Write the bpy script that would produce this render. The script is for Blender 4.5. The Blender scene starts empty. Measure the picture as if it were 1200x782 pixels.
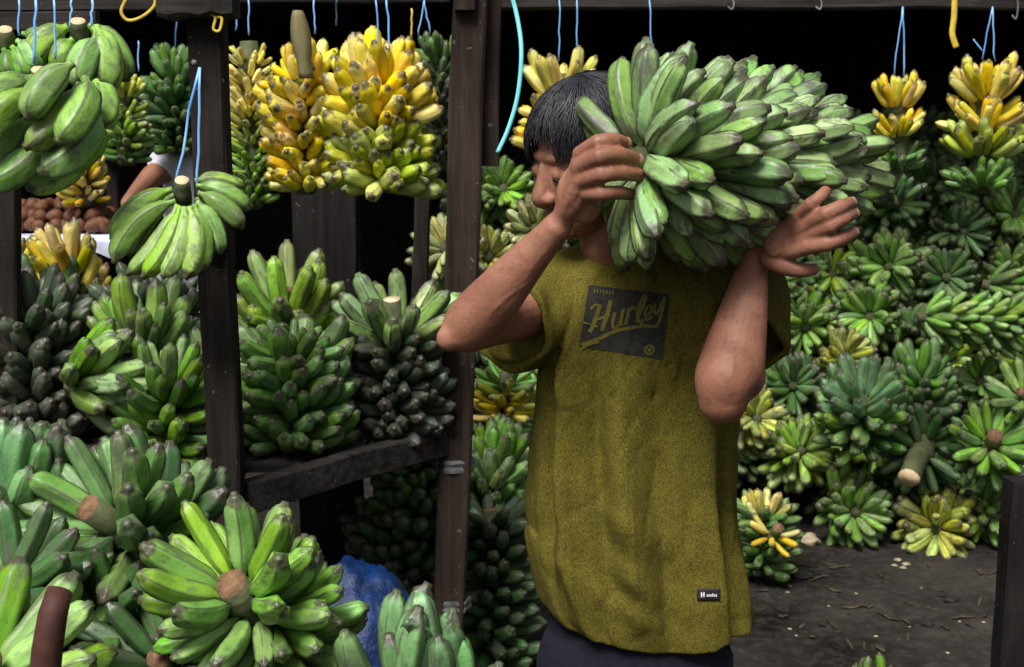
import bpy, bmesh, math, random
from mathutils import Vector, Matrix, noise as mnoise
from mathutils.bvhtree import BVHTree
R = math.radians
random.seed(7)
scn = bpy.context.scene
col = scn.collection

# ------------------------------------------------------------------ camera, world, sun, exposure
CAM_Z, PITCH, FPX = 1.5, R(7.7), 1500.0
cd = bpy.data.cameras.new('camera'); cam = bpy.data.objects.new('camera', cd); col.objects.link(cam)
cam.location = (0, 0, CAM_Z); cam.rotation_euler = (R(90) - PITCH, 0, 0)
cd.lens = 45; cd.sensor_width = 36; cd.clip_start = .05; cd.clip_end = 500
cd.dof.use_dof = True; cd.dof.focus_distance = 2.2; cd.dof.aperture_fstop = 9
scn.camera = cam
SUN_EL, SUN_AZ = R(54), R(203)        # azimuth clockwise from +Y: high, behind the camera and a little to its left
w = bpy.data.worlds.new('World'); scn.world = w; w.use_nodes = True
nt = w.node_tree; nt.nodes.clear()
sky = nt.nodes.new('ShaderNodeTexSky'); sky.sky_type = 'NISHITA'; sky.sun_disc = False
sky.sun_elevation = SUN_EL; sky.sun_rotation = SUN_AZ; sky.dust_density = 4.0; sky.air_density = 1.0
hs = nt.nodes.new('ShaderNodeHueSaturation'); hs.inputs['Saturation'].default_value = .45
bg = nt.nodes.new('ShaderNodeBackground'); bg.inputs[1].default_value = .052
wo = nt.nodes.new('ShaderNodeOutputWorld')
nt.links.new(sky.outputs[0], hs.inputs['Color']); nt.links.new(hs.outputs[0], bg.inputs[0]); nt.links.new(bg.outputs[0], wo.inputs[0])
sd = bpy.data.lights.new('sun', 'SUN'); sd.energy = 2.9; sd.angle = R(24); sd.color = (1, .97, .92)
sun = bpy.data.objects.new('sun', sd); col.objects.link(sun)
sdir = Vector((math.sin(SUN_AZ) * math.cos(SUN_EL), math.cos(SUN_AZ) * math.cos(SUN_EL), math.sin(SUN_EL)))
sun.rotation_euler = sdir.to_track_quat('Z', 'Y').to_euler(); sun.location = (0, -3, 8)
scn.view_settings.view_transform = 'Standard'; scn.view_settings.look = 'None'
scn.view_settings.exposure = 0.95; scn.view_settings.gamma = 1
scn.render.resolution_x, scn.render.resolution_y = 1024, 667

# ------------------------------------------------------------------ helpers
def P(px, py, Y):
    """point of the place seen at photo pixel (px,py), Y metres in front of the camera"""
    r, u = (px - 600) / FPX, (391 - py) / FPX
    d = Vector((r, math.cos(PITCH) + u * math.sin(PITCH), -math.sin(PITCH) + u * math.cos(PITCH)))
    return Vector((0, 0, CAM_Z)) + d * (Y / d.y)
def tag(o, label=None, cat=None, group=None, kind=None):
    if label: o['label'] = label
    if cat: o['category'] = cat
    if group: o['group'] = group
    if kind: o['kind'] = kind
    return o
def empty(name, loc, label=None, cat=None, group=None):
    o = bpy.data.objects.new(name, None); o.location = loc; o.empty_display_size = .05
    col.objects.link(o); return tag(o, label, cat, group)
def wmat(o):
    m = o.matrix_basis.copy()
    p = o.parent
    while p: m = p.matrix_basis @ m; p = p.parent
    return m
def link(name, me, parent=None, world=None):
    o = bpy.data.objects.new(name, me); col.objects.link(o)
    world = world if world is not None else Matrix.Identity(4)
    if parent is not None:
        o.parent = parent; o.matrix_basis = wmat(parent).inverted() @ world
    else: o.matrix_basis = world
    return o
def mesh(name, bm, mats, smooth=True):
    me = bpy.data.meshes.new(name); bm.to_mesh(me); bm.free()
    for m in (mats if isinstance(mats, (list, tuple)) else [mats]): me.materials.append(m)
    if smooth: me.polygons.foreach_set('use_smooth', [True] * len(me.polygons))
    return me
def obj(name, bm, mats, parent=None, smooth=True, origin=None):
    """one mesh object from a bmesh in world coordinates; its origin goes to `origin`"""
    if origin is None and parent is None:
        bb = [v.co for v in bm.verts]
        origin = Vector((sum(c.x for c in bb) / len(bb), sum(c.y for c in bb) / len(bb), min(c.z for c in bb)))
    if origin is not None: bmesh.ops.translate(bm, verts=bm.verts, vec=-Vector(origin))
    return link(name, mesh(name, bm, mats, smooth), parent, Matrix.Translation(origin) if origin is not None else None)
def frames(pts, ref=None):
    out = []; n = len(pts); up = ref
    for i in range(n):
        t = (pts[min(i + 1, n - 1)] - pts[max(i - 1, 0)]).normalized()
        if up is None: up = Vector((0, 0, 1)) if abs(t.z) < .9 else Vector((1, 0, 0))
        x = (up - t * up.dot(t))
        if x.length < 1e-5: x = t.orthogonal()
        x.normalize(); y = t.cross(x); up = x
        out.append((t, x, y))
    return out
def tube(bm, pts, rad, seg=10, cap=True, ref=None, mi=0, capmi=None, jit=0):
    """swept tube; a radius is a number or (along ref, across ref)"""
    pts = [Vector(p) for p in pts]
    if not isinstance(rad, list): rad = [rad] * len(pts)
    rings = []
    for p, (t, x, y), r in zip(pts, frames(pts, ref), rad):
        a, b = (r if isinstance(r, tuple) else (r, r))
        rings.append([bm.verts.new(p + x * math.cos(k * 2 * math.pi / seg) * a * (1 + random.uniform(-jit, jit)) + y * math.sin(k * 2 * math.pi / seg) * b * (1 + random.uniform(-jit, jit))) for k in range(seg)])
    for A, B in zip(rings, rings[1:]):
        for k in range(seg):
            f = bm.faces.new((A[k], A[(k + 1) % seg], B[(k + 1) % seg], B[k])); f.material_index = mi
    if cap:
        f = bm.faces.new(rings[0][::-1]); f.material_index = mi if capmi is None else capmi
        f = bm.faces.new(rings[-1]); f.material_index = mi if capmi is None else capmi
    return rings
def smoothpath(pts, n=6):
    """Catmull-Rom through pts (any tuple length)"""
    out = []; m = len(pts)
    for i in range(m - 1):
        p0, p1, p2, p3 = pts[max(i - 1, 0)], pts[i], pts[i + 1], pts[min(i + 2, m - 1)]
        for k in range(n):
            t = k / n
            out.append(tuple(.5 * (2 * b + (c - a) * t + (2 * a - 5 * b + 4 * c - d) * t * t + (3 * b - a - 3 * c + d) * t ** 3) for a, b, c, d in zip(p0, p1, p2, p3)))
    out.append(tuple(pts[-1])); return out
def ball(bm, c, r, M=None, seg=20):
    rr = r if isinstance(r, (tuple, list)) else (r, r, r)
    T = Matrix.Translation(c) @ (M if M is not None else Matrix.Identity(4)) @ Matrix.Diagonal((*rr, 1))
    bmesh.ops.create_uvsphere(bm, u_segments=seg, v_segments=seg // 2 + 2, radius=1, matrix=T)
def timber(name, p0, p1, w, d, mat, parent=None, ref=None, seg=7, jit=.0018, label=None):
    """sawn timber between two points: bevelled section, slightly uneven along its length"""
    p0, p1 = Vector(p0), Vector(p1)
    bm = bmesh.new(); t = (p1 - p0).normalized()
    x = Vector(ref) if ref is not None else Vector((0, -1, 0))
    x = (x - t * x.dot(t)); x = x.normalized() if x.length > 1e-4 else t.orthogonal().normalized()
    y = t.cross(x); b = min(w, d) * .09
    sec = [(-d / 2 + b, -w / 2), (d / 2 - b, -w / 2), (d / 2, -w / 2 + b), (d / 2, w / 2 - b), (d / 2 - b, w / 2), (-d / 2 + b, w / 2), (-d / 2, w / 2 - b), (-d / 2, -w / 2 + b)]
    rings = []
    for i in range(seg + 1):
        c = p0.lerp(p1, i / seg) - p0
        ox, oy = random.gauss(0, jit), random.gauss(0, jit)
        rings.append([bm.verts.new(c + x * (a + ox + random.gauss(0, jit * .5)) + y * (q + oy + random.gauss(0, jit * .5))) for a, q in sec])
    for A, B in zip(rings, rings[1:]):
        for k in range(8): bm.faces.new((A[k], A[(k + 1) % 8], B[(k + 1) % 8], B[k]))
    bm.faces.new(rings[0][::-1]); bm.faces.new(rings[-1])
    bmesh.ops.recalc_face_normals(bm, faces=bm.faces)
    o = link(name, mesh(name, bm, mat, False), parent, Matrix.Translation(p0))
    if label: o['label'] = label
    return o

# ------------------------------------------------------------------ materials
class NT:
    def __init__(s, name):
        s.m = bpy.data.materials.new(name); s.m.use_nodes = True; s.t = s.m.node_tree; s.t.nodes.clear()
        s.b = s.n('ShaderNodeBsdfPrincipled'); o = s.n('ShaderNodeOutputMaterial'); s.l(s.b.outputs[0], o.inputs[0])
    def n(s, t, **k):
        d = s.t.nodes.new(t)
        for a, v in k.items(): setattr(d, a, v)
        return d
    def l(s, a, b): s.t.links.new(a, b)
    def coord(s, kind='Object', scale=(1, 1, 1), rnd=True):
        c = s.n('ShaderNodeTexCoord'); mp = s.n('ShaderNodeMapping'); mp.inputs['Scale'].default_value = scale
        s.l(c.outputs[kind], mp.inputs[0])
        if rnd:
            oi = s.n('ShaderNodeObjectInfo'); mu = s.n('ShaderNodeMath', operation='MULTIPLY'); mu.inputs[1].default_value = 57.3
            s.l(oi.outputs['Random'], mu.inputs[0]); s.l(mu.outputs[0], mp.inputs['Location'])
        return mp.outputs[0]
    def noise(s, vec, scale, detail=4, rough=.55):
        d = s.n('ShaderNodeTexNoise'); d.inputs['Scale'].default_value = scale; d.inputs['Detail'].default_value = detail; d.inputs['Roughness'].default_value = rough
        s.l(vec, d.inputs['Vector']); return d.outputs[0]
    def ramp(s, fac, stops, interp='LINEAR'):
        d = s.n('ShaderNodeValToRGB'); d.color_ramp.interpolation = interp; e = d.color_ramp.elements
        while len(e) > 1: e.remove(e[0])
        for i, (p, c) in enumerate(stops):
            c = c if isinstance(c, (tuple, list)) else (c, c, c)
            q = e[0] if i == 0 else e.new(p)
            q.position = p; q.color = (*c, 1)
        s.l(fac, d.inputs[0]); return d.outputs[0]
    def math(s, op, a, b=None, clamp=False):
        d = s.n('ShaderNodeMath', operation=op); d.use_clamp = clamp
        for i, v in enumerate((a, b)):
            if v is None: continue
            if isinstance(v, (int, float)): d.inputs[i].default_value = v
            else: s.l(v, d.inputs[i])
        return d.outputs[0]
    def mix(s, fac, a, b, mode='MIX'):
        d = s.n('ShaderNodeMix', data_type='RGBA', blend_type=mode)
        for i, v in ((0, fac), (6, a), (7, b)):
            if isinstance(v, (int, float)): d.inputs[i].default_value = v
            elif isinstance(v, (tuple, list)): d.inputs[i].default_value = (*v, 1)
            else: s.l(v, d.inputs[i])
        return d.outputs[2]
    def bump(s, h, strength=.3, dist=.002, prev=None):
        d = s.n('ShaderNodeBump'); d.inputs['Strength'].default_value = strength; d.inputs['Distance'].default_value = dist
        s.l(h, d.inputs['Height']); s.l(d.outputs[0], s.b.inputs['Normal'])
        if prev is not None: s.l(prev, d.inputs['Normal'])
        return d.outputs[0]
    def out(s, color=None, rough=None, spec=None, metal=None):
        for k, v in (('Base Color', color), ('Roughness', rough), ('Specular IOR Level', spec), ('Metallic', metal)):
            if v is None: continue
            if isinstance(v, (int, float)): s.b.inputs[k].default_value = v
            elif isinstance(v, tuple): s.b.inputs[k].default_value = (*v, 1)
            else: s.l(v, s.b.inputs[k])
        return s.m

def mat_banana(name, scar=.5, fleck=.5):
    """skin coloured by the object's own colour: ripeness varies from finger to finger; scuffed ridges, black flecks, dry brown tip"""
    s = NT(name)
    oi = s.n('ShaderNodeObjectInfo'); base = oi.outputs['Color']; rnd = oi.outputs['Random']
    at = s.n('ShaderNodeAttribute', attribute_name='along'); rg = s.n('ShaderNodeAttribute', attribute_name='ridge')
    v = s.coord('Object', (1, 1, .35)); v2 = s.coord('Object', (1, 1, 1))
    hsv = s.n('ShaderNodeHueSaturation')
    s.l(s.math('ADD', s.math('MULTIPLY', rnd, .032), .484), hsv.inputs['Hue'])
    s.l(s.math('ADD', s.math('MULTIPLY', s.math('FRACT', s.math('MULTIPLY', rnd, 13.7)), .62), .68), hsv.inputs['Value'])
    s.l(s.math('ADD', s.math('MULTIPLY', s.math('FRACT', s.math('MULTIPLY', rnd, 7.3)), .35), .76), hsv.inputs['Saturation'])
    s.l(base, hsv.inputs['Color'])
    c = s.mix(s.ramp(s.noise(v2, 2.2, 3), [(.35, 0.0), (.7, .55)]), hsv.outputs[0], s.mix(1, hsv.outputs[0], (1.22, 1.26, 1.35), 'MULTIPLY'))   # pale bloom
    c = s.mix(s.ramp(s.noise(v, 7, 5), [(.40, 0.0), (.62, .6)]), c, s.mix(1, c, (.5, .64, .5), 'MULTIPLY'))
    # scuffed ridges
    rf = s.math('MULTIPLY', s.ramp(rg.outputs['Fac'], [(.55, 0.0), (.95, 1.0)]), s.ramp(s.noise(v2, 3.0, 5), [(.36, 0.0), (.48, scar)]))
    c = s.mix(rf, c, (.055, .047, .04))
    # grey scars
    c = s.mix(s.ramp(s.noise(v, 4.5, 8, .7), [(.51, 0.0), (.60, scar * .8)]), c, (.075, .072, .06))
    # small black flecks
    c = s.mix(s.ramp(s.noise(v2, 26, 2, .5), [(.66, 0.0), (.71, fleck)]), c, (.018, .015, .01))
    # pale green neck and dry tip
    c = s.mix(s.ramp(at.outputs['Fac'], [(.0, .35), (.16, 0.0)]), c, s.mix(1, c, (1.3, 1.35, 1.1), 'MULTIPLY'))
    tip = s.math('ADD', at.outputs['Fac'], s.math('ADD', s.math('MULTIPLY', s.math('SUBTRACT', s.noise(v2, 5, 5, .65), .5), .34), s.math('MULTIPLY', s.math('FRACT', s.math('MULTIPLY', rnd, 31.7)), .05)))
    c = s.mix(s.ramp(tip, [(.93, 0.0), (1.03, .9)]), c, (.05, .041, .03))
    s.bump(s.math('ADD', s.noise(v, 14, 6), s.noise(v2, 3, 3)), .09, .04)
    
    return s.out(c, s.math('ADD', s.math('MULTIPLY', s.noise(v2, 6, 4), .34), .29), .5)
def mat_plain(name, c0, c1, scale=8, rough=.8, bumpd=.002, stretch=(1, 1, 1), spec=.3, bs=.5):
    s = NT(name); v = s.coord('Object', stretch)
    n = s.noise(v, scale, 8, .6)
    c = s.mix(s.ramp(n, [(.3, 0.0), (.7, 1.0)]), c0, c1)
    s.bump(n, bs, bumpd)
    return s.out(c, rough, spec)
def mat_wood(name, c0, c1, axis=2, rough=.75):
    s = NT(name); st = [14, 14, 14]; st[axis] = .9
    v = s.coord('Object', tuple(st)); v2 = s.coord('Object', (1, 1, 1))
    g = s.noise(v, 3.2, 9, .65); b = s.noise(v2, 5, 5)
    c = s.mix(s.ramp(g, [(.32, 0.0), (.68, 1.0)]), c0, c1)
    c = s.mix(s.ramp(b, [(.45, 0.0), (.75, .7)]), c, tuple(x * .35 for x in c0))
    c = s.mix(s.ramp(s.noise(v2, 60, 2), [(.70, 0.0), (.74, .6)]), c, (.16, .15, .14))
    s.bump(g, .9, .004)
    return s.out(c, .9, .10)
M = {}
M['banana'] = mat_banana('banana_skin', .75, .45)
M['banana_scarred'] = mat_banana('banana_skin_scarred', 1.0, .5)
M['banana_ripe'] = mat_banana('banana_skin_ripe', .15, .4)
M['stalk'] = mat_plain('banana_stalk', (.030, .040, .016), (.105, .115, .05), 22, .7, .012)
M['cut'] = mat_plain('stalk_cut_face', (.09, .045, .025), (.25, .14, .075), 70, .9, .01)
M['cut_dark'] = mat_plain('stalk_shade_dark_cut', (.02, .015, .011), (.07, .05, .035), 60, .9, .01)  # brown cut face, darkened for the shade deep between the fingers
M['cut_pale'] = mat_plain('stalk_fresh_cut', (.5, .36, .2), (.72, .56, .36), 40, .85, .006)
M['wood_z'] = mat_wood('weathered_post_wood', (.010, .008, .007), (.036, .029, .025), 2)
M['wood_x'] = mat_wood('weathered_rail_wood', (.013, .011, .010), (.058, .051, .047), 0)
M['wood_y'] = mat_wood('weathered_shelf_wood', (.022, .018, .016), (.06, .05, .045), 1)
M['wood_brown'] = mat_wood('brown_post_wood', (.016, .011, .009), (.050, .035, .028), 2)
M['wood_black'] = mat_wood('black_and_shade_wood', (.008, .007, .007), (.022, .019, .018), 2)  # black timber; on the shed its near-black base paints in the interior's shade
M['dark_sheet'] = mat_plain('shade_dark_roof_sheet', (.012, .011, .011), (.03, .027, .025), 3, .9)  # underside shade put into the base colour so the background stays black
M['soil'] = None

# ------------------------------------------------------------------ ground
def mat_soil():
    s = NT('packed_dirt'); v = s.coord('Object', (1, 1, 1), False)
    n1 = s.noise(v, 1.6, 8, .62); n2 = s.noise(v, 22, 8, .7)
    c = s.mix(s.ramp(n1, [(.35, 0.0), (.65, 1.0)]), (.007, .0055, .005), (.042, .036, .031))
    c = s.mix(s.ramp(n2, [(.48, 0.0), (.75, .6)]), c, (.075, .066, .058))
    c = s.mix(s.ramp(s.noise(v, 90, 3), [(.70, 0.0), (.74, .8)]), c, (.2, .18, .15))
    p = s.bump(n2, .8, .02); s.bump(n1, .5, .06, p)
    return s.out(c, s.ramp(n1, [(.3, .45), (.6, .95)]), .15)
M['soil'] = mat_soil()
bm = bmesh.new()
def gh(x, y): return .018 * mnoise.fractal(Vector((x * 3, y * 3, .3)), 1, 2, 4) + .012 * mnoise.noise(Vector((x * 11, y * 11, 1))) + .006 * mnoise.noise(Vector((x * 27, y * 27, 4)))
N = 150; grid = []
xs = [-3 + 6 * i / N for i in range(N + 1)]; ys = [2.4 + 5.6 * i / N for i in range(N + 1)]
xs = [-400, -40] + xs + [40, 400]; ys = [-400, -40] + ys + [40, 400]
for y in ys: grid.append([bm.verts.new((x, y, gh(x, y) if abs(x) < 3.01 and 2.3 < y < 8.1 else 0)) for x in xs])
for a in range(len(ys) - 1):
    for b in range(len(xs) - 1): bm.faces.new((grid[a][b], grid[a][b + 1], grid[a + 1][b + 1], grid[a + 1][b]))
obj('ground', bm, M['soil'], origin=(0, 0, 0))['kind'] = 'structure'

# ------------------------------------------------------------------ banana fingers
def finger_mesh(name, ratio, bend, ribs, seg, rings, mat, blunt=.5, rib=.075):
    """length 1 along Z bending towards +X; half-width 1 before the object's own scaling is handled by building at true proportion"""
    bm = bmesh.new(); la = bm.verts.layers.float.new('along'); lr = bm.verts.layers.float.new('ridge')
    prof = [(0, .30), (.05, .27), (.10, .33), (.17, .62), (.26, .88), (.40, 1.0), (.58, 1.02), (.74, .98), (.85, .86), (.91, .66), (.945, .44), (.965, .32), (1.0, .27)]
    if blunt > .6: prof = [(0, .32), (.05, .30), (.09, .40), (.15, .72), (.24, .95), (.40, 1.04), (.60, 1.05), (.78, 1.0), (.89, .88), (.935, .68), (.958, .44), (.97, .33), (1.0, .30)]
    if blunt > .95: prof = [(0, .32), (.05, .30), (.09, .40), (.15, .72), (.24, .95), (.40, 1.04), (.60, 1.06), (.78, 1.03), (.89, .95), (.935, .80), (.958, .60), (.972, .38), (1.0, .30)]
    def pr(t):
        for (a, x), (b, y) in zip(prof, prof[1:]):
            if t <= b: return x + (y - x) * (t - a) / (b - a)
        return prof[-1][1]
    ts = [i / rings for i in range(rings + 1)]
    if rings >= 12: ts = sorted(set([0, .05, .10, .16, .24, .34, .46, .58, .70, .79, .86, .905, .94, .965, 1.0]))
    else: ts = [0, .09, .2, .4, .65, .84, .93, 1.0]
    ph = random.randrange(seg) * 2 * math.pi / seg; R_ = []
    lob = [random.uniform(.8, 1.2) for _ in range(ribs)]
    for t in ts:
        a = bend * max(0, (t - .06)) / .94
        # arc of total angle bend
        if abs(bend) > 1e-3: c = Vector(((1 - math.cos(a)) / bend, 0, math.sin(a) / bend + .06 * 0)); 
        else: c = Vector((0, 0, t))
        c = c + Vector((0, 0, min(t, .06)))
        tx, tz = math.cos(a), math.sin(a)
        X = Vector((tx, 0, -tz)); Y = Vector((0, 1, 0)); r = pr(t) * ratio / 2
        row = []
        for k in range(seg):
            th = 2 * math.pi * k / seg
            u = (th - ph) * ribs / (2 * math.pi)
            q = .5 + .5 * math.cos(2 * math.pi * u)
            d_ = abs((u + .5) % 1 - .5) * 2 * math.pi / ribs            # angle from the nearest ridge
            pg = math.cos(math.pi / ribs) / math.cos(math.pi / ribs - d_)
            rr = r * (1 + rib * (pg / (.5 + .5 * math.cos(math.pi / ribs)) - 1) * min(1, max(0, (t - .06) * 6)))
            vv = bm.verts.new(c + X * math.cos(th) * rr + Y * math.sin(th) * rr)
            vv[la] = t; vv[lr] = q ** 2; row.append(vv)
        R_.append(row)
    for A, B in zip(R_, R_[1:]):
        for k in range(seg): bm.faces.new((A[k], A[(k + 1) % seg], B[(k + 1) % seg], B[k]))
    bm.faces.new(R_[0][::-1]); bm.faces.new(R_[-1])
    return mesh(name, bm, mat)
FM = {}
def fm(kind, lod, mat):
    key = (kind, lod, mat)
    if key not in FM:
        seg, rg = ((20, 14) if lod == 0 else (15, 14) if lod == 1 else (10, 7))
        spec = {'fat': (.262, .45, 5, .9, 1.2), 'stub': (.285, .9, 5, .9, 1.1), 'long': (.185, .75, 5, .4, .8), 'slim': (.24, .5, 5, .7, .8), 'ripe': (.29, .5, 5, .9, .8), 'ray': (.25, .62, 5, .9, 1.0), 'hero': (.236, .88, 5, .9, 1.3)}[kind]
        FM[key] = [finger_mesh('banana', spec[0] * random.uniform(.9, 1.1), spec[1] * f, spec[2], seg, rg, M[mat], spec[3], spec[4]) for f in (.55, .85, 1.1, 1.4)]
    return FM[key]
def pad_mesh():
    bm = bmesh.new()
    tube(bm, [Vector((0, 0, z)) for z in (-.9, -.5, 0, .4, .8)], [.75, 1.05, 1.15, .95, .7], 10, ref=Vector((1, 0, 0)))
    return mesh('banana_hand', bm, M['stalk'])
PAD = pad_mesh()
NB = [0]
def bunch(label, loc, axis, hands, colr, kind='fat', mat='banana', lod=1, group=None, name='banana_bunch', cat='bananas', stalk=None, r=.02, jit=1.0, cutmat='cut', face=None, bow=0.0):
    """a whole bunch: stalk along `axis`, rings of fingers (hands) set along it.
    hand = dict(s, n, splay, L, az0, cov, col, kind, bend)"""
    loc = Vector(loc); A = Vector(axis).normalized()
    f = Vector(face) if face is not None else Vector((0, -1, 0.15))
    U = f - A * f.dot(A)
    U = U.normalized() if U.length > .15 else (Vector((0, 0, 1)) - A * A.z).normalized()
    V = A.cross(U)
    root = empty(name, loc, label, cat, group)
    smin, smax = min(h['s'] for h in hands), max(h['s'] for h in hands)
    s0, s1 = stalk if stalk else (smin - .03, smax + .06)
    bm = bmesh.new(); seg = 12 if lod < 2 else 8
    bd = V * random.uniform(-.012, .012)
    tube(bm, [A * (s0 + (s1 - s0) * k / 5) + bd * math.sin(k / 5 * 3.14) for k in range(6)], [r * 1.05, r, r, r, r * .97, r * .95], seg, True, U, 0, 1, .09)
    link('stalk', mesh('stalk', bm, [M['stalk'], M[cutmat]]), root, Matrix.Translation(loc))
    for h in hands:
        s = h['s']; n = h['n']; k1 = h.get('kind', kind)
        if k1 == 'fat' and lod < 2: n = round(n * 1.3)
        c0 = h.get('col', colr)
        pw = Matrix.Translation(loc + A * s) @ Matrix((U, V, A)).transposed().to_4x4() @ Matrix.Scale(r * 1.08, 4)
        pad = link('banana_hand', PAD, root, pw); pinv = pw.inverted()
        cov = R(h.get('cov', 360)); az0 = R(h.get('az', 0)); k_ = h.get('kind', kind); ml = fm(k_, lod, h.get('mat', mat))
        for i in range(n):
            fr = (i + .5) / n - .5
            az = az0 + fr * cov + random.gauss(0, .06) * jit
            row = i % 2
            sp = R(h['splay'] + (-h.get('two', 13) if row else 0) + random.gauss(0, 4.5) * jit)
            Rr = U * math.cos(az) + V * math.sin(az)
            D = A * math.cos(sp) + Rr * math.sin(sp); C = A * math.sin(sp) - Rr * math.cos(sp)
            tw = Matrix.Rotation(random.gauss(0, .22) * jit, 3, D)
            C = tw @ C * h.get('curl', 1); Yv = D.cross(C)
            L = h['L'] * random.uniform(.86, 1.06) * (.94 if k1 == 'fat' and lod < 2 else 1); wd = h.get('w', 1) * random.uniform(.9, 1.1)
            base = loc + A * (s + (.012 if row else -.004)) + Rr * r * .8
            rot = Matrix((C, Yv, D)).transposed().to_4x4()
            W = Matrix.Translation(base) @ rot @ Matrix.Diagonal((L * wd, L * wd, L, 1))
            o = bpy.data.objects.new('banana', random.choice(ml)); col.objects.link(o)
            o.parent = pad; o.matrix_basis = pinv @ W
            g = random.uniform(.85, 1.12)
            o.color = (c0[0] * g * random.uniform(.85, 1.15), c0[1] * g, c0[2] * g, 1); NB[0] += 1
    return root
def lerp3(a, b, t): return tuple(x + (y - x) * t for x, y in zip(a, b))
G = dict(
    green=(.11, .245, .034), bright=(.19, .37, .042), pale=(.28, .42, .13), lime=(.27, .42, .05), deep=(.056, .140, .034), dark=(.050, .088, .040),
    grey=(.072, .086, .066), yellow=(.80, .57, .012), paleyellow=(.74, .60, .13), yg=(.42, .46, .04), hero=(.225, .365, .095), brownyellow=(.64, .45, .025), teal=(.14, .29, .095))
def rosette(label, px, py, Y, d, c, tilt=(0, 0), lod=2, kind='fat', n=17, group=None, mat='banana', hands=3, cutmat='cut'):
    """bunch whose cut end faces the alley: a star of fingers d pixels across"""
    rad = d / 2 / FPX * Y; L = rad * 1.02; kind = 'ray' if kind == 'fat' else kind; cutmat = 'cut_dark' if cutmat == 'cut' else cutmat
    ax = Vector((tilt[0] + random.uniform(-.3, .3), -1, tilt[1] + random.uniform(-.15, .3)))
    c = (min(.5, c[0] * 1.75), min(.5, c[1] * 1.5), c[2] * 1.4)
    a0 = random.uniform(0, 360); hs_ = []
    for k in range(hands + 2):        # half rings that face different ways, as hands do
        hs_.append(dict(s=-.032 * k, n=round(n * .56), cov=random.uniform(175, 215), az=a0 + 180 * k + random.uniform(-35, 35), splay=64 + 7 * k + random.uniform(-5, 5), two=8, L=L * (.84 + .07 * k) * random.uniform(.93, 1.05), w=1.1, col=lerp3(c, tuple(x * .8 for x in c), k / (hands + 1))))
    return bunch(label, P(px, py, Y) , ax, hs_, c, kind, mat, lod, group, stalk=(-.065 * hands - .06, .006), r=.019, cutmat=cutmat, jit=1.6)
def column(label, px, pyb, Y, h, rad, c, top=None, nh=4, n=12, lod=1, kind='stub', lean=(0, 0), mat='banana', group=None, z=None, fan=True, fanL=1.0, splay=84, ctop=None, cutmat='cut', stalk_up=.055, r=.022, face=None, fansplay=52):
    """bunch standing (or hanging) upright: tips outward in rows; the topmost hand fans upward"""
    b = P(px, pyb, Y)
    if z is not None: b.z = z
    ax = Vector((lean[0], lean[1], 1)); hs_ = []
    if kind == 'stub': nh = round((h - .03) / .042) + 1; n = round(n * 1.5)
    for k in range(nh):
        t = k / max(1, nh - 1)
        hs_.append(dict(s=.03 + (h - .03) * t, n=n + random.randint(-1, 1), splay=splay + (18 if kind == 'stub' else 10) - 12 * t * t, two=(3 if kind == 'stub' else 10), L=rad * random.uniform(.93, 1.04), az=random.uniform(0, 360), col=lerp3(c, top or c, t)))
    if fan:
        hs_.append(dict(s=h + .01, n=max(7, min(n, 13) - 3), splay=fansplay, two=18, L=rad * 1.1 * fanL, az=random.uniform(0, 360), kind='fat', col=ctop or top or c))
    return bunch(label, b, ax, hs_, c, kind, mat, lod, group, stalk=(0, h + stalk_up), r=r, cutmat=cutmat, face=face, jit=.8)
def cluster(label, crown, Y, fingers, colr, kind='long', mat='banana', lod=0, crown_dir=(.1, -.55, .8), cr=.022, cutmat='cut_pale'):
    """a single hand: every finger given by base and tip pixel (with distances) and the side it bows to"""
    c = P(*crown, Y); root = empty('banana_hand', c, label, 'bananas'); d = Vector(crown_dir).normalized()
    bm = bmesh.new(); tube(bm, [-d * .02, d * 0, d * .014, d * .026], [(cr * 1.7, cr * 1.3), (cr * 1.45, cr * 1.2), cr * 1.1, cr], 12, True, None, 0, 1, .08)
    link('crown', mesh('crown', bm, [M['stalk'], M[cutmat]]), root, Matrix.Translation(c))
    for (bx, by, tx, ty, Y0, Y1, wpx, bow) in fingers:
        a, b = P(bx, by, Y0), P(tx, ty, Y1); ch = b - a
        me = random.choice(fm(kind, lod, mat)[1:] if bow else fm(kind, lod, mat)[:2])
        tipv = max(me.vertices, key=lambda v: v.co.z * .999 + v.co.x * .2).co if False else None
        n_ = len(me.vertices); sg = 20 if lod == 0 else 15
        end = sum((me.vertices[n_ - 1 - k].co for k in range(sg)), Vector()) / sg
        k = ch.length / end.length
        cz = end.normalized(); cx = Vector((cz.z, 0, -cz.x))          # local chord and local inner side
        Zw = ch.normalized(); bd = Vector((bow[0], bow[2] if len(bow) > 2 else 0, bow[1])) if bow else Vector((0, -1, 0))
        Xw = -(bd - Zw * bd.dot(Zw)).normalized(); Yw = Zw.cross(Xw)
        Lm = Matrix((cx, Vector((0, 1, 0)), cz)); Wm = Matrix((Xw, Yw, Zw)).transposed()
        wid = wpx / FPX * Y0 / (.19 * k)
        rot = (Wm @ Lm).to_4x4()
        W = Matrix.Translation(a) @ rot @ Matrix.Diagonal((k, k * wid, k, 1))
        # widen across both axes about the chord
        W = Matrix.Translation(a) @ rot @ Matrix.Diagonal((k, k, k, 1))
        o = bpy.data.objects.new('banana', thick(me, wid, sg)); col.objects.link(o); o.parent = root
        o.matrix_basis = Matrix.Translation(-c) @ W
        g = random.uniform(.9, 1.1); o.color = (colr[0] * g, colr[1] * g, colr[2] * g, 1)
    return root
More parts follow.
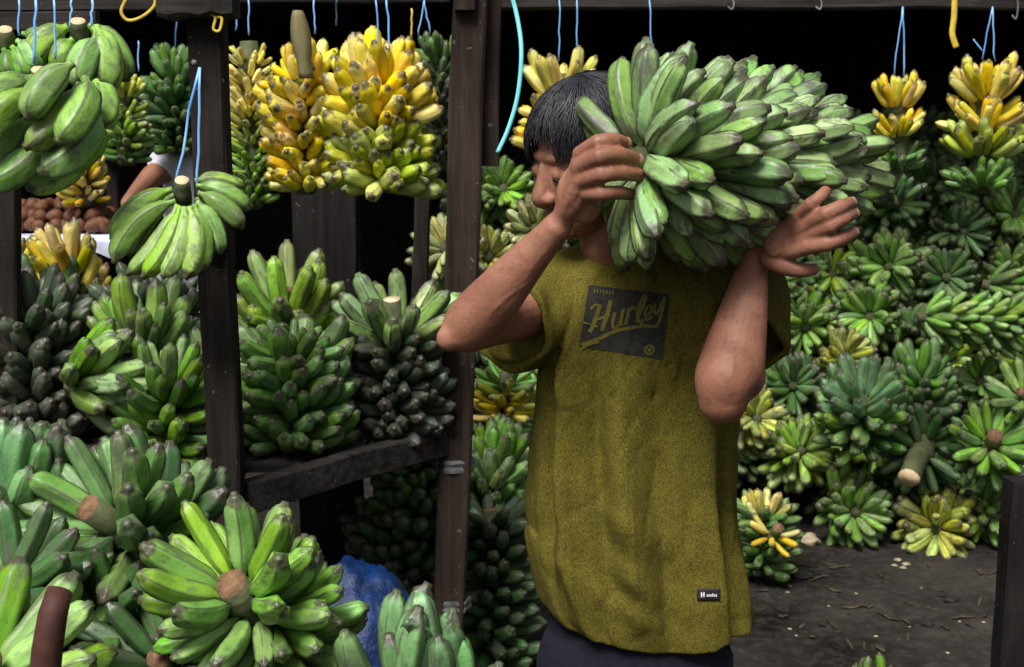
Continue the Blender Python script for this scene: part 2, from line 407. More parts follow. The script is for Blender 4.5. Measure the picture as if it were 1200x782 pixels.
def thick(me, f, sg):
    """a copy of a finger mesh with every ring grown by f about its centre"""
    m2 = me.copy(); n = len(m2.vertices)
    for r_ in range(n // sg):
        vs = [m2.vertices[r_ * sg + k] for k in range(sg)]; c = sum((v.co for v in vs), Vector()) / sg
        for v in vs: v.co = c + (v.co - c) * f
    return m2
# ------------------------------------------------------------------ shed added round the market: walls and roof shut daylight out; beams
shed = empty('added_shed', (0, 7.4, 0), 'dark timber shed added to keep daylight out behind the heaps of bananas', 'shed')
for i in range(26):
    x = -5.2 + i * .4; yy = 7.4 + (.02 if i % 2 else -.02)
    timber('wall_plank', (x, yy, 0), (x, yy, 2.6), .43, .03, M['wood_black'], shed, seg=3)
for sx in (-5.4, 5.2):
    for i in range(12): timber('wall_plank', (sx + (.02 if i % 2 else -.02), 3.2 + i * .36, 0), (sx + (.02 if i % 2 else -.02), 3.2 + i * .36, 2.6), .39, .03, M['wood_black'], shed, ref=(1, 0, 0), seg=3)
bm = bmesh.new()
nx = 220
ra = [[], []]; rb = []
for i in range(nx + 1):
    x = -5.5 + 10.8 * i / nx; dz = .014 * math.sin(i * math.pi / 3)
    for j, (y, z) in enumerate(((4.75, 2.42), (7.6, 2.2))): ra[j].append(bm.verts.new((x, y, z + dz)))
for i in range(nx): bm.faces.new((ra[0][i], ra[1][i], ra[1][i + 1], ra[0][i + 1]))
ro = obj('roof_sheet', bm, M['dark_sheet'], shed, origin=(0, 3.05, 2.42))  # unseen roof; its front edge is set back to let light onto the heap
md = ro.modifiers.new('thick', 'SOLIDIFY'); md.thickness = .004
for y, z in ((4.83, 2.34), (4.05, 0), (5.6, 2.2), (7.1, 2.12)):
    if y == 4.05: continue
    timber('purlin', (-5.3, y, z), (5.1, y, z), .06, .09, M['wood_black'], shed, seg=5)
zb = P(800, -3, 4.05).z + .0
timber('hanging_beam', (-.12, 4.05, zb), (3.2, 4.05, zb), .075, .06, M['wood_x'], shed, seg=12)
for x in (3.15,): timber('post', (x, 4.16, 0), (x, 4.16, 2.35), .09, .09, M['wood_z'], shed)
for x in (.6, 1.9, 3.1): timber('hanger', (x, 4.085, zb + .02), (x, 4.83, 2.34), .05, .04, M['wood_black'], shed)

# ------------------------------------------------------------------ wooden stall on the left
SH = .83
p1b, p2b = P(268, 640, 2.6), P(530, 640, 3.2)
stall = empty('banana_stall', (p1b.x, 2.6, 0), 'weathered timber market stall frame with a shelf of green banana bunches', 'stall')
def post(px0, py0, px1, py1, Y, w, d, m, z1=None, toground=True, name='post', label=None):
    a, b = P(px0, py0, Y), P(px1, py1, Y)
    if toground: b = a + (b - a) * ((a.z - 0) / (a.z - b.z))
    if z1: a = b + (a - b) * ((z1 - b.z) / (a.z - b.z))
    return timber(name, b, a, w, d, m, stall, seg=10, label=label)
post(243, 12, 268, 640, 2.6, .067, .06, M['wood_z'], label='dark front post with a nail near its top')
post(553, 0, 529, 640, 3.2, .083, .07, M['wood_brown'], z1=2.34, label='brown post leaning left, doubled by a board at the top')
a, b = P(575, -20, 3.24), P(569, 195, 3.24)
a.z = 2.3; timber('splice_board', b, a, .066, .04, M['wood_brown'], stall, seg=6)
a, b = P(545, -20, 3.15), P(544, 12, 3.15); timber('splice_board', b + Vector((0, 0, 0)), (a.x, a.y, 2.3), .05, .025, M['wood_brown'], stall, seg=4)
post(9, 150, 12, 340, 2.95, .042, .04, M['wood_z'])
post(131, 160, 134, 250, 4.1, .036, .036, M['wood_z'])
post(380, 190, 384, 360, 4.25, .22, .035, M['wood_black'], name='board')
post(408, 190, 410, 360, 4.22, .05, .05, M['wood_black'])
post(495, 222, 493, 285, 4.2, .05, .05, M['wood_z'])
# rails
ra_, rb_ = P(272, 590, 2.6), P(527, 520, 3.2); ra_.z = rb_.z = SH - .033
dr = (rb_ - ra_).normalized(); nr = dr.cross(Vector((0, 0, 1)))
timber('shelf_rail', ra_ + dr * .034, rb_ + dr * .06, .068, .045, M['wood_x'], stall, ref=nr, seg=12)
M_y = M['wood_y']
lf = Vector((-1.9, 2.62, SH - .04)); timber('shelf_rail', lf, (ra_.x - .035, 2.6, SH - .04), .07, .045, M['wood_x'], stall, seg=12)
for i in range(9):
    y = 2.72 + i * .17
    xr = ra_.x + (rb_.x - ra_.x) * min(1.0, (y - 2.6 - .05) / .6) - .06
    timber('shelf_plank', (-2.1, y, SH - .015), (xr, y, SH - .015), .155, .022, M['wood_x'], stall, ref=(0, 0, 1), seg=6) if False else timber('shelf_plank', (-2.1, y, SH - .015), (xr, y, SH - .015), .022, .155, M['wood_x'], stall, ref=(0, 1, 0), seg=6)
# beams over the stall
q0, q1 = P(188, 6, 2.56), P(277, 6, 2.56); q0.z = q1.z = P(230, 2, 2.56).z
timber('top_beam', q0, q1, .065, .075, M['wood_x'], stall)
q = P(0, 2, 3.0); timber('top_beam', (-2.2, 3.0, q.z), (-.76, 3.0, q.z), .04, .03, M['wood_x'], stall, seg=8)
q = P(0, 24, 3.1); timber('top_beam', (-2.2, 3.1, q.z), (-.98, 3.1, q.z), .045, .03, M['wood_x'], stall, seg=8)
q = P(350, -14, 3.55); timber('top_beam', (-2.2, 3.55, q.z), (-.1, 3.55, q.z), .05, .05, M['wood_x'], stall, seg=8)
q = P(350, -4, 4.2); timber('top_beam', (-2.4, 4.2, q.z), (-.2, 4.2, q.z), .05, .05, M['wood_black'], stall, seg=8)
M['strap'] = mat_plain('dull_metal_strap', (.06, .06, .062), (.16, .16, .165), 30, .55, .002)
for (px, py, Y, ww) in ((532, 543, 3.2, .105), (529, 706, 3.2, .10), (266, 648, 2.6, .085)):
    c = P(px, py, Y); bm = bmesh.new()
    for k in range(2): tube(bm, [c + Vector((0, 0, z + k * .017)) for z in (-.018, -.010, -.002)], [(.042, ww / 2), (.044, ww / 2 + .002), (.042, ww / 2)], 8, True, Vector((0, -1, 0)), jit=.03)
    obj('strap', bm, M['strap'], stall, False, origin=c)
c = P(232, 78, 2.565); bm = bmesh.new(); tube(bm, [c, c + Vector((0, -.03, .005))], [.003, .003], 8); ball(bm, c + Vector((0, -.03, .005)), .006, seg=10)
obj('nail', bm, M['strap'], stall, origin=c)

# low bench in front of the stall that carries the nearest bunches, mostly below the picture
bench = empty('low_bench', (-.8, 1.9, 0), 'low plank bench under the nearest bunches at the front of the stall', 'bench')
for i in range(5): timber('bench_plank', (-1.7, 1.66 + i * .16, .57), (-.1 - .07 * i, 1.66 + i * .16, .57), .025, .15, M['wood_x'], bench, ref=(0, 1, 0), seg=4)
for x in (-1.6, -.5):
    for y in (1.68, 2.28): timber('leg', (x, y, 0), (x, y, .558), .06, .06, M['wood_z'], bench, seg=3)

# near dark post at the lower right, rusty pole at the lower left
t = P(1200, 562, 2.5)
o = timber('corner_post', (t.x, t.y, 0), t, .072, .07, M['wood_black'], None, seg=10, jit=.003)
tag(o, 'short blackened wooden post standing at the right edge before the heap', 'post')
M['rust'] = mat_plain('rusty_iron', (.035, .013, .010), (.085, .030, .022), 18, .7, .004)
bm = bmesh.new(); pts = [P(70, 692, 1.62), P(62, 720, 1.6), P(56, 760, 1.6), P(52, 800, 1.6)]; pts.append(Vector((pts[-1].x - .01, 1.6, .585)))
tube(bm, pts, [(.018, .016), .019, .020, .020, .020], 14, jit=.05)
tag(obj('rusty_pole', bm, M['rust'], None), 'rusty red-brown pole sticking up before the bunches at lower left', 'pole')

# blue tarpaulin
def mat_tarp():
    s = NT('blue_tarpaulin'); v = s.coord('Object', (1, 1, 1), False)
    n = s.noise(v, 14, 8, .65)
    c = s.mix(s.ramp(n, [(.35, 0.0), (.7, 1.0)]), (.001, .009, .045), (.002, .03, .14))
    wv = s.n('ShaderNodeTexWave'); wv.inputs['Scale'].default_value = 120; s.l(v, wv.inputs['Vector'])
    p = s.bump(wv.outputs[1], .25, .002); s.bump(n, .6, .02, p)
    return s.out(c, .42, .5)
M['tarp'] = mat_tarp()
bm = bmesh.new(); bmesh.ops.create_icosphere(bm, subdivisions=5, radius=1)
tc = P(415, 740, 2.62)
for v in bm.verts:
    n = v.co.normalized(); k = 1 + .10 * mnoise.fractal(n * 1.7 + Vector((3, 1, 2)), 1, 2, 4) - .045 * (1 - abs(mnoise.noise(n * 2.6 + Vector((9, 2, 4))))) ** 14 - .035 * (1 - abs(mnoise.noise(n * 4.3 + Vector((2, 7, 1))))) ** 16 + .01 * mnoise.noise(n * 9)
    v.co = Vector((n.x * .17 * k, n.y * .2 * k, max(n.z, -.95) * .40 * k + .265))
o = obj('blue_tarpaulin', bm, M['tarp'], None, origin=(0, 0, 0)); o.location = (tc.x, 2.66, .0)
tag(o, 'crumpled blue tarpaulin bundle in the shade under the shelf rail', 'tarpaulin')

# table of brown fruit in the background on the left
tb = P(75, 270, 3.9)
table = empty('display_table', (tb.x, 4.0, 0), 'dark wooden table with brown fruit behind the stall on the left', 'table')
bm = bmesh.new()
for i in range(5): timber('table_plank', (tb.x - .28, 3.83 + i * .105, tb.z - .03), (tb.x + .16, 3.83 + i * .105, tb.z - .03), .03, .1, M['wood_x'], table, ref=(0, 1, 0), seg=4)
for x in (-.26, .13):
    for y in (3.84, 4.24): timber('leg', (tb.x + x, y, 0), (tb.x + x, y, tb.z - .045), .04, .04, M['wood_z'], table, seg=3)
timber('apron', (tb.x - .27, 3.80, tb.z - .08), (tb.x + .15, 3.80, tb.z - .08), .05, .02, M['wood_x'], table, seg=4)
bm.free()
bm = bmesh.new(); g = []
for i in range(41):
    row = []
    for j in range(9):
        x = tb.x - .3 + .48 * i / 40; t = j / 8
        if t < .6: y = 4.25 - (4.25 - 3.775) * t / .6; z = tb.z - .008 + .003 * mnoise.noise(Vector((x * 30, y * 30, 0)))
        else: y = 3.775 - .004 - .012 * mnoise.noise(Vector((x * 22, t * 4, 2))); z = tb.z - .008 - .055 * (t - .6) / .4 * (1 + .4 * mnoise.noise(Vector((x * 14, 0, 5))))
        row.append(bm.verts.new((x, y, z)))
    g.append(row)
for A, B in zip(g, g[1:]):
    for j in range(8): bm.faces.new((A[j], A[j + 1], B[j + 1], B[j]))
M['plastic'] = mat_plain('printed_plastic_sheet', (.28, .33, .55), (.75, .76, .82), 18, .35, .002)
o = obj('plastic_sheet', bm, M['plastic'], None); tag(o, 'pale blue and white plastic sheet spread under the brown fruit', 'plastic sheet')
M['salak'] = mat_plain('brown_scaly_fruit', (.06, .022, .012), (.19, .078, .038), 60, .6, .004)
bm = bmesh.new(); bmesh.ops.create_uvsphere(bm, u_segments=10, v_segments=8, radius=1)
for v in bm.verts:
    v.co.x *= 1 - .25 * v.co.z; v.co.y *= 1 - .25 * v.co.z; v.co *= .021; v.co.z *= 1.25
fr = mesh('brown_fruit', bm, M['salak'])
k = 0
for lay, (nx_, ny_) in enumerate(((11, 6), (9, 5), (7, 3))):
    for i in range(nx_):
        for j in range(ny_):
            o = link('brown_fruit', fr, None, Matrix.Translation((tb.x - .24 + .037 * (i + lay) + random.uniform(-.013, .013), 3.86 + .05 * (j + lay * .5) + random.uniform(-.016, .016), tb.z + .014 + .028 * lay + random.uniform(0, .008))) @ Matrix.Rotation(random.uniform(0, 6), 4, 'Z') @ Matrix.Rotation(random.uniform(.6, 2.2), 4, 'X') @ Matrix.Scale(random.uniform(.82, 1.15), 4))
            tag(o, 'small brown egg-shaped fruit in the pile on the plastic sheet', 'fruit', 'brown fruit piled on the table')
# ------------------------------------------------------------------ hero bunch on the man's shoulder
HB = P(760, 188, 2.12)
hh = []
for s, n, sp, L, bend in ((.0, 19, 122, .165, 1), (.022, 21, 108, .168, 1), (.055, 22, 97, .17, 1), (.092, 22, 91, .17, 1), (.13, 22, 86, .168, 1), (.168, 22, 82, .166, 1), (.205, 21, 78, .164, 1), (.242, 20, 73, .16, 1), (.278, 16, 66, .158, 1), (.305, 13, 55, .155, 1), (.32, 7, 32, .15, 1)):
    hh.append(dict(s=s, n=n, splay=sp, L=L, az=random.uniform(0, 360), two=7, w=1.04))
hh.append(dict(s=-.002, n=6, splay=120, L=.15, az=72, cov=90, two=8))
bunch('big pale green bunch carried on the shoulder of the man', HB, (.885, .46, -.03), hh, G['hero'], 'hero', 'banana_scarred', 0, stalk=(-.012, .37), jit=.75, r=.024, cutmat='cut_dark', face=(0, -1, 0))

# ------------------------------------------------------------------ bunches on the stall shelf
column('dark grey-green bunch on the shelf at the left edge, tips outward', 45, 500, 3.05, .27, .145, G['grey'], G['dark'], 4, 13, 1, mat='banana_scarred', z=SH, fanL=.9)
column('dark green bunch on the shelf below the hanging hand', 185, 480, 3.1, .30, .13, G['deep'], G['dark'], 4, 13, 1, z=SH, fanL=.85)
column('dark green bunch with rows of blunt tips, on the shelf right of the front post', 345, 560, 2.95, .205, .14, G['green'], G['green'], 5, 14, 1, z=SH, ctop=G['green'], fanL=.62, fansplay=66)
column('blackish bunch crowned by a star of pale fingers, beside the leaning brown post', 466, 540, 3.18, .23, .135, G['grey'], G['dark'], 6, 14, 1, z=SH, ctop=G['pale'], fanL=1.25, fansplay=62, lean=(0, -.28), cutmat='cut_pale', stalk_up=.12, mat='banana_scarred')
column('light green bunch with an upswept hand and cut stalk, behind the shelf row', 330, 470, 3.45, .24, .15, G['green'], G['lime'], 3, 11, 1, z=SH, ctop=G['lime'], fanL=1.2, lean=(.12, -.2), stalk_up=.10)
column('bright green bunch half behind the front post on the shelf', 200, 590, 2.76, .17, .12, G['bright'], G['green'], 4, 12, 1, z=SH - .02, ctop=G['bright'])
column('mid green bunch standing with fingers spread, on the shelf left of the front post', 175, 520, 2.95, .18, .14, G['green'], G['bright'], 2, 10, 1, kind='fat', splay=62, z=SH + .05, fanL=1.1)
column('pale green bunch peeping out beside the front post', 252, 500, 3.0, .16, .12, G['pale'], None, 2, 10, 1, kind='fat', z=SH, fanL=.9)
bunch('hand of light green fingers lying flat above the shelf rail at left', P(95, 450, 2.8), (.9, -.3, .25), [dict(s=0, n=8, splay=55, L=.16, cov=200, az=0, col=G['bright']), dict(s=.05, n=7, splay=40, L=.16, cov=200, az=10, col=G['pale'])], G['bright'], 'fat', 'banana', 1)
bunch('bunch of long pale green fingers rising at the left edge above the rail', P(14, 632, 2.32), (.28, -.22, 1), [dict(s=-.06, n=9, splay=66, L=.17, az=10), dict(s=-.01, n=10, splay=52, L=.2, az=30, col=G['pale']), dict(s=.04, n=9, splay=34, L=.2, az=10)], G['teal'], 'fat', 'banana', 0)
bunch('yellow bunch beyond the shelf with a pale green hand on top', P(100, 385, 3.65), (-.2, -.15, 1), [dict(s=0, n=11, splay=85, L=.12, col=G['yg']), dict(s=.05, n=11, splay=80, L=.12, col=G['yellow']), dict(s=.10, n=11, splay=75, L=.12, col=G['yellow']), dict(s=.16, n=10, splay=60, L=.13, col=G['yellow']), dict(s=.19, n=7, splay=38, L=.12, col=G['paleyellow'])], G['yellow'], 'slim', 'banana_ripe', 1)
bunch('few yellow bananas behind the thin post at the left edge', P(8, 335, 3.7), (0, -.2, 1), [dict(s=0, n=9, splay=80, L=.11), dict(s=.05, n=8, splay=60, L=.11)], G['brownyellow'], 'slim', 'banana_ripe', 2)

# nearest bunches on the low bench
bunch('open star bunch with a brown cut stalk before the front post', P(138, 622, 2.2), (-.36, -.55, .6), [dict(s=-.16, n=11, splay=100, L=.17), dict(s=-.10, n=12, splay=92, L=.19, col=G['deep']), dict(s=-.05, n=12, splay=84, L=.19), dict(s=.0, n=12, splay=70, L=.185, az=180, cov=330)], G['green'], 'fat', 'banana', 0, stalk=(-.25, .085), r=.026)
bunch('bright green bunch with round cut stalk at the bottom beside the front post', P(282, 698, 1.98), (-.22, -.55, .62), [dict(s=-.20, n=11, splay=96, L=.13), dict(s=-.14, n=13, splay=92, L=.145, col=G['bright']), dict(s=-.09, n=13, splay=88, L=.15), dict(s=-.045, n=12, splay=80, L=.15), dict(s=.0, n=11, splay=66, L=.15, az=180, cov=300)], G['bright'], 'fat', 'banana', 0, stalk=(-.32, .04), r=.028)
bunch('grey-green bunch pointing straight up at the bottom of the gangway', P(492, 850, 1.95), (.04, -.25, 1), [dict(s=-.05, n=8, splay=52, L=.18), dict(s=0, n=9, splay=40, L=.2), dict(s=.03, n=6, splay=24, L=.195)], G['teal'], 'hero', 'banana', 0)
bunch('deep green bunch under the star bunch at lower left', P(120, 735, 2.12), (-.25, -.5, .35), [dict(s=-.10, n=11, splay=96, L=.16), dict(s=-.05, n=12, splay=88, L=.16), dict(s=0, n=11, splay=72, L=.15)], G['deep'], 'fat', 'banana', 0)
bunch('bunch with fingers spread to the left at the lower left edge', P(70, 655, 2.3), (.5, -.25, .35), [dict(s=-.06, n=10, splay=110, L=.17), dict(s=0, n=11, splay=92, L=.18, col=G['deep'])], G['green'], 'fat', 'banana', 0)
bunch('large light green fingers at the bottom left corner', P(-20, 800, 1.75), (.3, -.4, .7), [dict(s=-.04, n=9, splay=90, L=.18), dict(s=0, n=10, splay=70, L=.18)], G['bright'], 'fat', 'banana', 0)
bunch('dark green bunch at the left edge above the corner fingers', P(10, 690, 2.05), (-.1, -.6, .5), [dict(s=-.05, n=10, splay=95, L=.15), dict(s=0, n=10, splay=80, L=.15)], G['deep'], 'fat', 'banana', 0)
bunch('shaded bunch at the bottom between the star bunch and the bright bunch', P(195, 785, 2.02), (0, -.6, .5), [dict(s=-.05, n=10, splay=95, L=.15), dict(s=0, n=11, splay=78, L=.15)], G['deep'], 'fat', 'banana', 0)
bunch('dim green bunch low at the left edge under the shelf', P(15, 600, 2.5), (0, -.6, .5), [dict(s=-.05, n=10, splay=95, L=.17), dict(s=0, n=11, splay=78, L=.17)], G['deep'], 'fat', 'banana', 1)

# ------------------------------------------------------------------ hanging bunches and their twine
M['twine'] = mat_plain('blue_plastic_twine', (.06, .24, .62), (.30, .55, .85), 40, .4, .001, (1, 1, .2), .5)
M['twine_cyan'] = mat_plain('cyan_plastic_ribbon', (.12, .55, .62), (.28, .78, .78), 40, .35, .001, (1, 1, .2), .5)
M['twine_yellow'] = mat_plain('yellow_twine', (.42, .30, .03), (.65, .48, .06), 40, .5, .001)
M['wire'] = mat_plain('grey_wire', (.08, .08, .08), (.2, .2, .2), 30, .5, .001)
def twine(label, pts, Y=None, wd=.005, m='twine', group=None, name='twine', cat='twine', n=5):
    """pts: photo pixels at distance Y (or (px,py,Y) triples)"""
    pp = [tuple(P(p[0], p[1], p[2] if len(p) > 2 else Y)) for p in pts]
    bm = bmesh.new(); sp = [Vector(p) for p in (smoothpath(pp, n) if len(pp) > 2 else [Vector(pp[0]).lerp(Vector(pp[1]), k / 6) + Vector((random.gauss(0, .0012), 0, 0)) for k in range(7)])]
    tube(bm, sp, (.0009, wd / 2), 6, True, Vector((0, -1, .01)))
    return tag(obj(name, bm, M[m], None), label, cat, group)
cluster('hand of long bright green bananas hanging from a nail on the front post', (214, 224), 2.48, [
    (202, 222, 131, 282, 2.46, 2.42, 27, (-.6, .8)), (206, 236, 134, 309, 2.45, 2.40, 25, (-.5, .4)), (208, 240, 148, 322, 2.44, 2.39, 25, (.5, -.3)), (211, 242, 166, 326, 2.43, 2.38, 25, (.6, -.2)), (215, 243, 190, 326, 2.43, 2.38, 25, (.8, -.1)),
    (221, 243, 216, 327, 2.43, 2.39, 25, (.9, 0)), (227, 240, 236, 318, 2.44, 2.41, 23, (.9, .1)), (231, 236, 258, 298, 2.45, 2.44, 23, (.8, .6)), (232, 226, 285, 268, 2.46, 2.46, 24, (.5, 1)), (230, 218, 292, 247, 2.49, 2.5, 24, (.4, 1)), (228, 212, 282, 222, 2.53, 2.56, 22, (.2, 1)),
    (205, 228, 150, 300, 2.52, 2.53, 24, (-.4, .4)), (222, 236, 205, 312, 2.52, 2.54, 23, (.5, 0)), (230, 232, 246, 300, 2.52, 2.55, 23, (.6, .2))], (.20, .37, .035), cr=.014)
cluster('big hand of fat green bananas hanging nearest the camera at upper left', (47, 96), 2.4, [
    (40, 92, -38, 142, 2.34, 2.28, 38, (-.5, .9)), (44, 106, -22, 178, 2.33, 2.26, 37, (-.4, .5)), (86, 74, 33, 141, 2.31, 2.26, 38, (-.6, .6)), (94, 98, 28, 174, 2.34, 2.28, 35, (.6, -.4)), (100, 92, 66, 168, 2.36, 2.27, 36, (1, .3)),
    (118, 132, 44, 203, 2.38, 2.30, 38, (.5, -.5)), (120, 142, 74, 198, 2.41, 2.36, 36, (.8, -.3)), (48, 168, -16, 216, 2.34, 2.29, 36, (.3, -.5)), (104, 182, 30, 221, 2.42, 2.36, 28, (.4, -.6)), (40, 130, -30, 200, 2.38, 2.34, 36, (0, -.4)), (112, 96, 118, 150, 2.44, 2.38, 34, (1, 0))], (.21, .38, .05), cr=.013)
cluster('hand of curved green bananas hanging behind the big one, under the roof beam', (93, 38), 2.66, [
    (112, 32, 121, 108, 2.64, 2.60, 38, (1, .5)), (116, 44, 92, 104, 2.61, 2.56, 35, (-.4, .6)), (80, 32, 34, 80, 2.63, 2.6, 36, (-.6, .8)), (86, 46, 70, 84, 2.62, 2.6, 30, (-.6, .3)), (104, 30, 148, 96, 2.68, 2.68, 34, (1, .8))], (.19, .35, .05), cr=.015)
cluster('hand of green bananas cut off by the upper left edge', (8, 48), 2.62, [
    (20, 48, 40, 84, 2.6, 2.58, 22, (.8, .3)), (14, 55, 28, 92, 2.6, 2.57, 22, (.8, 0)), (4, 58, 8, 92, 2.6, 2.57, 22, (.5, 0)), (-6, 54, -18, 90, 2.6, 2.58, 24, (-.6, .4)), (26, 40, 62, 60, 2.66, 2.66, 22, (.3, .8))], (.17, .32, .05), cr=.015)
# twine of the left group
for i, (pts, Y, lab) in enumerate((
    ([(42, 0), (40, 75)], 2.36, 'blue twine, second from the left edge, tied to the big hand'),
    ([(22, 0), (22, 42)], 2.6, 'blue twine at the upper left corner'),
    ([(63, 0), (65, 70)], 2.4, 'blue twine crossing before the back hand at upper left'),
    ([(108, 0), (108, 32)], 2.66, 'blue twine over the curved green hand'),
    ([(84, 0), (83, 34)], 2.68, 'short blue twine left of the curved green hand'),
    ([(162, 48), (162, 84)], 4.1, 'blue twine above the small green bunch behind the stall'),
    ([(207, 22), (205, 62)], 4.3, 'blue twine above the dark green bunch behind the stall'),
    ([(233, 79), (203, 228)], 2.5, 'left strand of blue twine from the nail to the hanging hand'),
    ([(233, 79), (231, 228)], 2.5, 'right strand of blue twine from the nail to the hanging hand'),
    ([(291, 0), (292, 42)], 3.5, 'blue twine over the pale yellow bunch by the front post'),
    ([(278, 0), (276, 36)], 3.5, 'thin blue twine left of the pale yellow bunch'),
    ([(367, 0), (370, 40)], 3.45, 'blue twine over the tall yellow bunch'),
    ([(394, 0), (394, 30)], 3.6, 'thin blue twine right of the brown leaf'),
    ([(441, 0), (443, 56)], 3.4, 'blue twine left over the yellow and green bunch'),
    ([(453, 0), (457, 60)], 3.4, 'wide blue twine right over the yellow and green bunch'),
    ([(497, 0), (490, 42)], 3.9, 'left strand of twine over the blackened bunch'),
    ([(497, 0), (504, 40)], 3.9, 'right strand of twine over the blackened bunch'),
    ([(656, 0), (655, 72)], 3.98, 'left blue twine over the bunch behind the head of the man'),
    ([(676, 0), (676, 80)], 3.98, 'thin right blue twine over the bunch behind the head of the man'),
    ([(761, 0), (765, 80)], 3.98, 'blue twine ending behind the carried bunch'),
    ([(1058, 8), (1047, 90)], 4.0, 'left strand of twine over the yellow bunch beside the carried one'),
    ([(1058, 8), (1060, 92)], 4.0, 'right strand of twine over the yellow bunch beside the carried one'),
    ([(1163, 8), (1151, 70)], 4.0, 'left strand of twine over the rightmost yellow bunch'),
    ([(1163, 8), (1166, 72)], 4.0, 'right strand of twine over the rightmost yellow bunch'),
    ([(1140, 46), (1152, 60)], 3.99, 'loose twine tail by the rightmost yellow bunch'))):
    twine(lab, pts, Y, .0055 if i in (0, 3, 7, 8, 14) else .0045)
twine('cyan plastic ribbon dangling by the head of the man', [(597, -14), (606, 20), (611, 60), (607, 110), (596, 150), (583, 179)], 3.05, .011, 'twine_cyan', cat='ribbon', name='plastic_ribbon', n=6)
twine('loop of yellow twine hanging at the top between the left bunches', [(147, 0), (142, 14), (150, 24), (166, 20), (180, 8), (181, -4), (172, -12)], 2.9, .008, 'twine_yellow', n=6)
twine('knot of yellow twine on the front post below the beam', [(214, 0), (240, 14), (252, 20), (250, 34), (257, 36), (260, 22), (254, 20)], 2.53, .006, 'twine_yellow', n=5)
twine('yellow strip dangling near the upper right corner', [(1119, -10), (1118, 20), (1116, 40), (1121, 56)], 3.9, .02, 'twine_yellow', name='plastic_strip', cat='strip')
twine('thin yellow twine over the blackened bunch', [(483, 10), (482, 45)], 3.9, .006, 'twine_yellow')
for px, lab in ((857, 'wire hook under the beam above the carried bunch'), (960, 'wire hook under the beam right of the carried bunch'), (1190, 'wire hook under the beam at the upper right corner')):
    twine(lab, [(px, -4), (px + 3, 4), (px + 1, 11 if px < 1100 else 22), (px - 4, 8 if px < 1100 else 18)], 4.0, .006, 'wire', name='wire_hook', cat='hook')
def hang(label, px, pyt, Y, hpx, rad, cols, n=15, kind='ripe', mat='banana_ripe', lod=1, splay=88, nh=None, lean=(0, 0), fan=True, fansplay=58):
    """bunch hanging from twine at (px,pyt), hpx pixels long: rows of tips facing out"""
    h = hpx / FPX * Y; nh = nh or max(3, round(h / .036)); top = P(px, pyt, Y)
    ax = Vector((lean[0], lean[1], 1)).normalized(); hs_ = []
    for k in range(nh):
        t = k / max(1, nh - 1); q = t * (len(cols) - 1); i = min(int(q), len(cols) - 2)
        cc = lerp3(cols[i], cols[i + 1], q - i)
        a0 = random.uniform(0, 360)
        for q_ in range(2):
            hs_.append(dict(s=-h * t - .03 - random.uniform(0, .018), n=round(n * (.8 if kind == 'ripe' else .62)), cov=random.uniform(170, 205), az=a0 + 180 * q_ + random.uniform(-25, 25), splay=splay + 8 * t + random.uniform(-16, 6) + (-(splay - fansplay) if (fan and k == 0) else 0), two=12, L=(rad - .018) * (1.02 - .15 * abs(t - .35)) * random.uniform(.8, 1.18), col=cc))
    return bunch(label, top, ax, hs_, cols[0], kind, mat, lod, jit=1.7, stalk=(-h - .04, .03), r=.026)
hang('pale yellow to green bunch hanging right of the front post', 292, 62, 3.55, 150, .085, [G['paleyellow'], G['paleyellow'], G['lime'], G['bright']], 12, 'fat')
hang('tall ripe yellow bunch with a brown leaf hanging in the stall', 355, 78, 3.45, 118, .115, [G['yellow'], G['brownyellow'], G['yellow'], G['yellow']], 14)
hang('large yellow bunch turning green below, hanging in the stall', 444, 88, 3.4, 104, .15, [G['yellow'], G['yellow'], G['yg'], G['yg']], 18)
hang('blackened dark green bunch hanging beside the leaning brown post', 515, 60, 3.95, 110, .10, [G['green'], G['grey'], G['dark'], G['dark']], 13, 'fat', 'banana_scarred')
hang('small yellow-green bunch hanging behind the stall at left', 145, 100, 4.05, 70, .085, [G['yg'], G['lime'], G['green']], 11)
hang('dark green bunch hanging beside the front post, far behind', 204, 75, 4.3, 80, .11, [G['green'], G['deep'], G['green']], 13)
hang('small yellow hand hanging over the brown fruit', 98, 190, 3.9, 25, .09, [G['yellow'], G['yellow'], G['brownyellow']], 12)
hang('spotted yellow bunch hanging behind the head of the man', 658, 98, 4.0, 56, .165, [G['paleyellow'], G['yellow'], G['yellow']], 11, 'fat', nh=3, fansplay=55)
hang('yellow bunch turning green, hanging beside the carried bunch', 1052, 108, 4.0, 105, .115, [G['yellow'], G['yellow'], G['green'], G['deep']], 17, splay=72, nh=4, kind='slim')
hang('rightmost hanging bunch, yellow above and green below', 1156, 100, 4.0, 100, .145, [G['yellow'], G['yellow'], G['yg'], G['green']], 19, splay=74, nh=4, kind='slim')
# dry leaf on the tall yellow bunch
bm = bmesh.new(); A_, B_ = [], []
for k in range(12):
    t = k / 11; c = P(348 + 10 * t, 12 + 80 * t, 3.3); wv = .022 * math.sin(min(1, t * 1.25 + .08) * 2.6) ** .6 + .003
    A_.append(bm.verts.new(c + Vector((-wv, .010, 0)))); B_.append((bm.verts.new(c), bm.verts.new(c + Vector((wv, .012, 0)))))
for k in range(11):
    bm.faces.new((A_[k], B_[k][0], B_[k + 1][0], A_[k + 1])); bm.faces.new((B_[k][0], B_[k][1], B_[k + 1][1], B_[k + 1][0]))
M['leaf'] = mat_plain('dry_banana_leaf', (.11, .10, .045), (.20, .17, .075), 30, .7, .002, (1, 1, .15))
o = obj('dry_leaf', bm, M['leaf'], None); o.modifiers.new('t', 'SOLIDIFY').thickness = .0015
tag(o, 'brownish dry leaf stuck upright before the tall yellow bunch', 'leaf')

